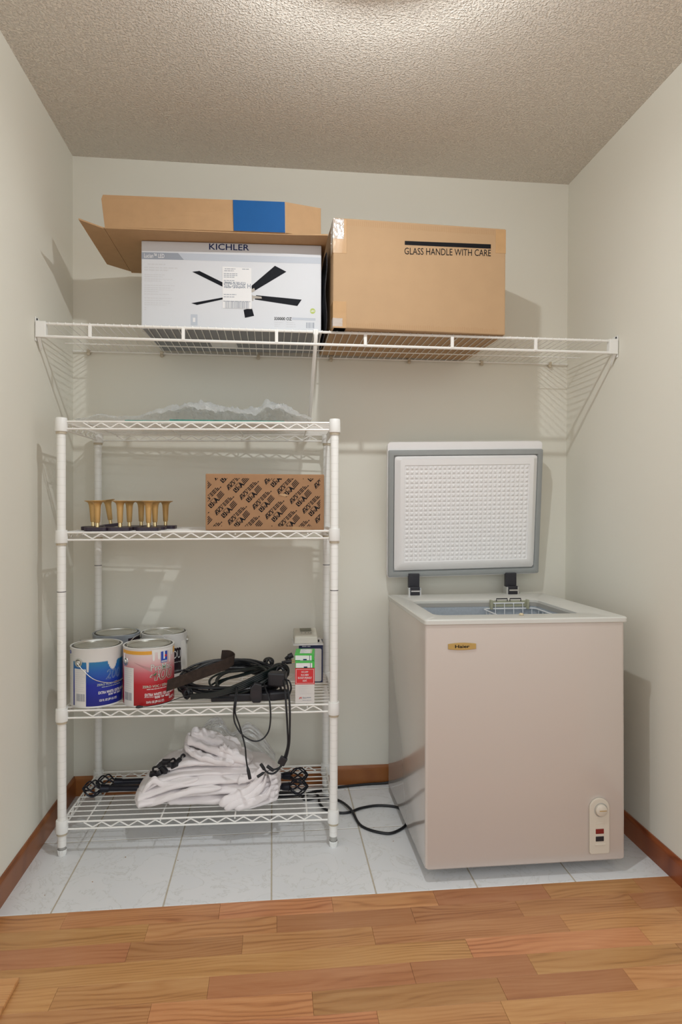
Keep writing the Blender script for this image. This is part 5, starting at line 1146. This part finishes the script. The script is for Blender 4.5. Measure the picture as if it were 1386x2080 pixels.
# wire basket hanging in the freezer
FM = Matrix.Translation((FX, FY, FZ)) @ Matrix.Rotation(FT, 4, 'X')
bk = thing('freezer_basket', 'white wire basket hung inside the right half of the freezer', 'basket', tuple(FM @ Vector((0.325, 0.28, BHt - 0.035))))
BB = inv(bk) @ FM
b0, b1, c0, c1, zt_ = 0.322, 0.522, 0.094, 0.434, BHt - 0.020
MB().tube([(x, y, zt_) for x, y in rrect(b0, b1, c0, c1, 0.02)], 0.0028, 8, closed=True).build('top_ring', 'basket', bk, smooth=True, base=BB)
MB().tube([(x, y, zt_ - 0.19) for x, y in rrect(b0 + 0.012, b1 - 0.012, c0 + 0.015, c1 - 0.015, 0.02)], 0.0022, 8, closed=True).build('bottom_ring', 'basket', bk, smooth=True, base=BB)
for i in range(6):
    x = b0 + 0.012 + (b1 - b0 - 0.024) * i / 5
    MB().tube([(x, c1, zt_ + (0.020 if 1 <= i <= 4 else 0.0)), (x, c1 - 0.002, zt_ - 0.01), (x, c1 - 0.015, zt_ - 0.19), (x, c0 + 0.015, zt_ - 0.19), (x, c0, zt_)], 0.0017, 6).build('basket_wire', 'basket', bk, smooth=True, base=BB)
for i in range(1, 9):
    y = c0 + (c1 - c0) * i / 9
    MB().tube([(b0, y, zt_), (b0 + 0.012, y, zt_ - 0.19), (b1 - 0.012, y, zt_ - 0.19), (b1, y, zt_)], 0.0017, 6).build('basket_wire', 'basket', bk, smooth=True, base=BB)
MB().tube([(b0 + 0.04, c1 + 0.002, zt_ + 0.020), (b1 - 0.04, c1 + 0.002, zt_ + 0.020)], 0.0026, 8).build('hanger_rail', 'basket', bk, smooth=True, base=BB)
for x0_, x1_ in ((b0 + 0.026, b0 + 0.034), (b1 - 0.034, b1 - 0.026)):
    MB().box(x0_, x1_, c1 - 0.012, c1 + 0.006, zt_ - 0.002, zt_ + 0.034).build('handle_end', 'olive', bk, bevel=0.002, base=BB)
MB().box(b0 + 0.03, b1 - 0.03, c1 + 0.003, c1 + 0.007, zt_ + 0.006, zt_ + 0.030).build('handle_grip', 'olive', bk, bevel=0.0015, base=BB)
for s_ in (0.0, 0.052):
    MB().tube([(b0 + 0.052 + s_, c1 + 0.001, zt_ + 0.028), (b0 + 0.052 + s_, c1 + 0.001, zt_ + 0.037), (b0 + 0.094 + s_, c1 + 0.001, zt_ + 0.037), (b0 + 0.094 + s_, c1 + 0.001, zt_ + 0.028)], 0.0022, 6).build('grip_loop', 'hinge', bk, smooth=True, base=BB)
o = MB().lathe([(0.0001, 0.007), (0.005, 0.006), (0.0075, 0.002), (0.006, 0.0), (0.0001, 0.0)], 14).build('pull_tab', 'crumb', smooth=True); o.location = tuple(FM @ Vector((0.322, 0.060, BHt + 0.0128)))
tag(o, 'tiny cream crumb resting on the front freezer rim', 'crumb')

# freezer power cord
pc = thing('power_cable', 'black power cord looping on the tiles between rack and freezer', 'cord', (1.05, -0.2, 0))
B = inv(pc)
P = [(1.262, -0.030, 0.03), (1.234, -0.022, 0.008), (1.141, -0.024, 0.0052), (1.030, -0.040, 0.0052), (0.966, -0.058, 0.0052), (0.905, -0.085, 0.0052), (0.885, -0.115, 0.0052), (0.90, -0.135, 0.0052), (0.955, -0.122, 0.0052), (1.018, -0.151, 0.0052), (1.056, -0.246, 0.0135), (1.0824, -0.359, 0.0052), (1.160, -0.418, 0.0052), (1.216, -0.393, 0.0052), (1.246, -0.350, 0.0052), (1.255, -0.29, 0.0052), (1.235, -0.233, 0.0052), (1.168, -0.2105, 0.0052), (1.101, -0.224, 0.0052), (1.051, -0.253, 0.0052), (1.011, -0.253, 0.0052), (0.968, -0.225, 0.0052), (0.948, -0.175, 0.0052), (0.945, -0.125, 0.013), (0.92, -0.10, 0.0135), (0.87, -0.10, 0.0052)]
MB().tube(curve(P, 8), 0.0047, 10).build('cord', 'black_cord', pc, smooth=True, base=B)
MB().tube([(0.875, -0.10, 0.010), (0.85, -0.10, 0.0125), (0.80, -0.098, 0.0125), (0.788, -0.098, 0.0125)], [0.0055, 0.010, 0.012, 0.0105], 14).build('plug', 'black_plastic', pc, smooth=True, base=B)
# specks of dirt on the tiles
for x, y, r_, lb in ((0.232, -0.605, 0.0022, 'dark speck on the tile in front of the left rack post'), (0.470, -0.51, 0.002, 'dark speck on the tile below the middle of the bottom rack shelf'), (1.176, -0.462, 0.002, 'dark speck on the tile just in front of the cord loop'),
                     (1.125, -0.365, 0.0018, 'dark speck on the tile inside the cord loop'), (1.058, -0.055, 0.0016, 'dark speck on the tile near the back baseboard'), (0.113, -0.66, 0.0018, 'dark speck on the front left tile near the oak floor'), (0.30, -0.475, 0.0026, 'brown speck on the tile under the left end of the rack')):
    o = MB().lathe([(0.0001, 0.0014), (r_ * 0.7, 0.001), (r_, 0.0)], 8).build('dirt_speck', 'kraft_dark'); o.location = (x, y, 0.0002); o.scale = (1, 0.7, 1)
    tag(o, lb, 'speck', 'dirt specks on the tiles')
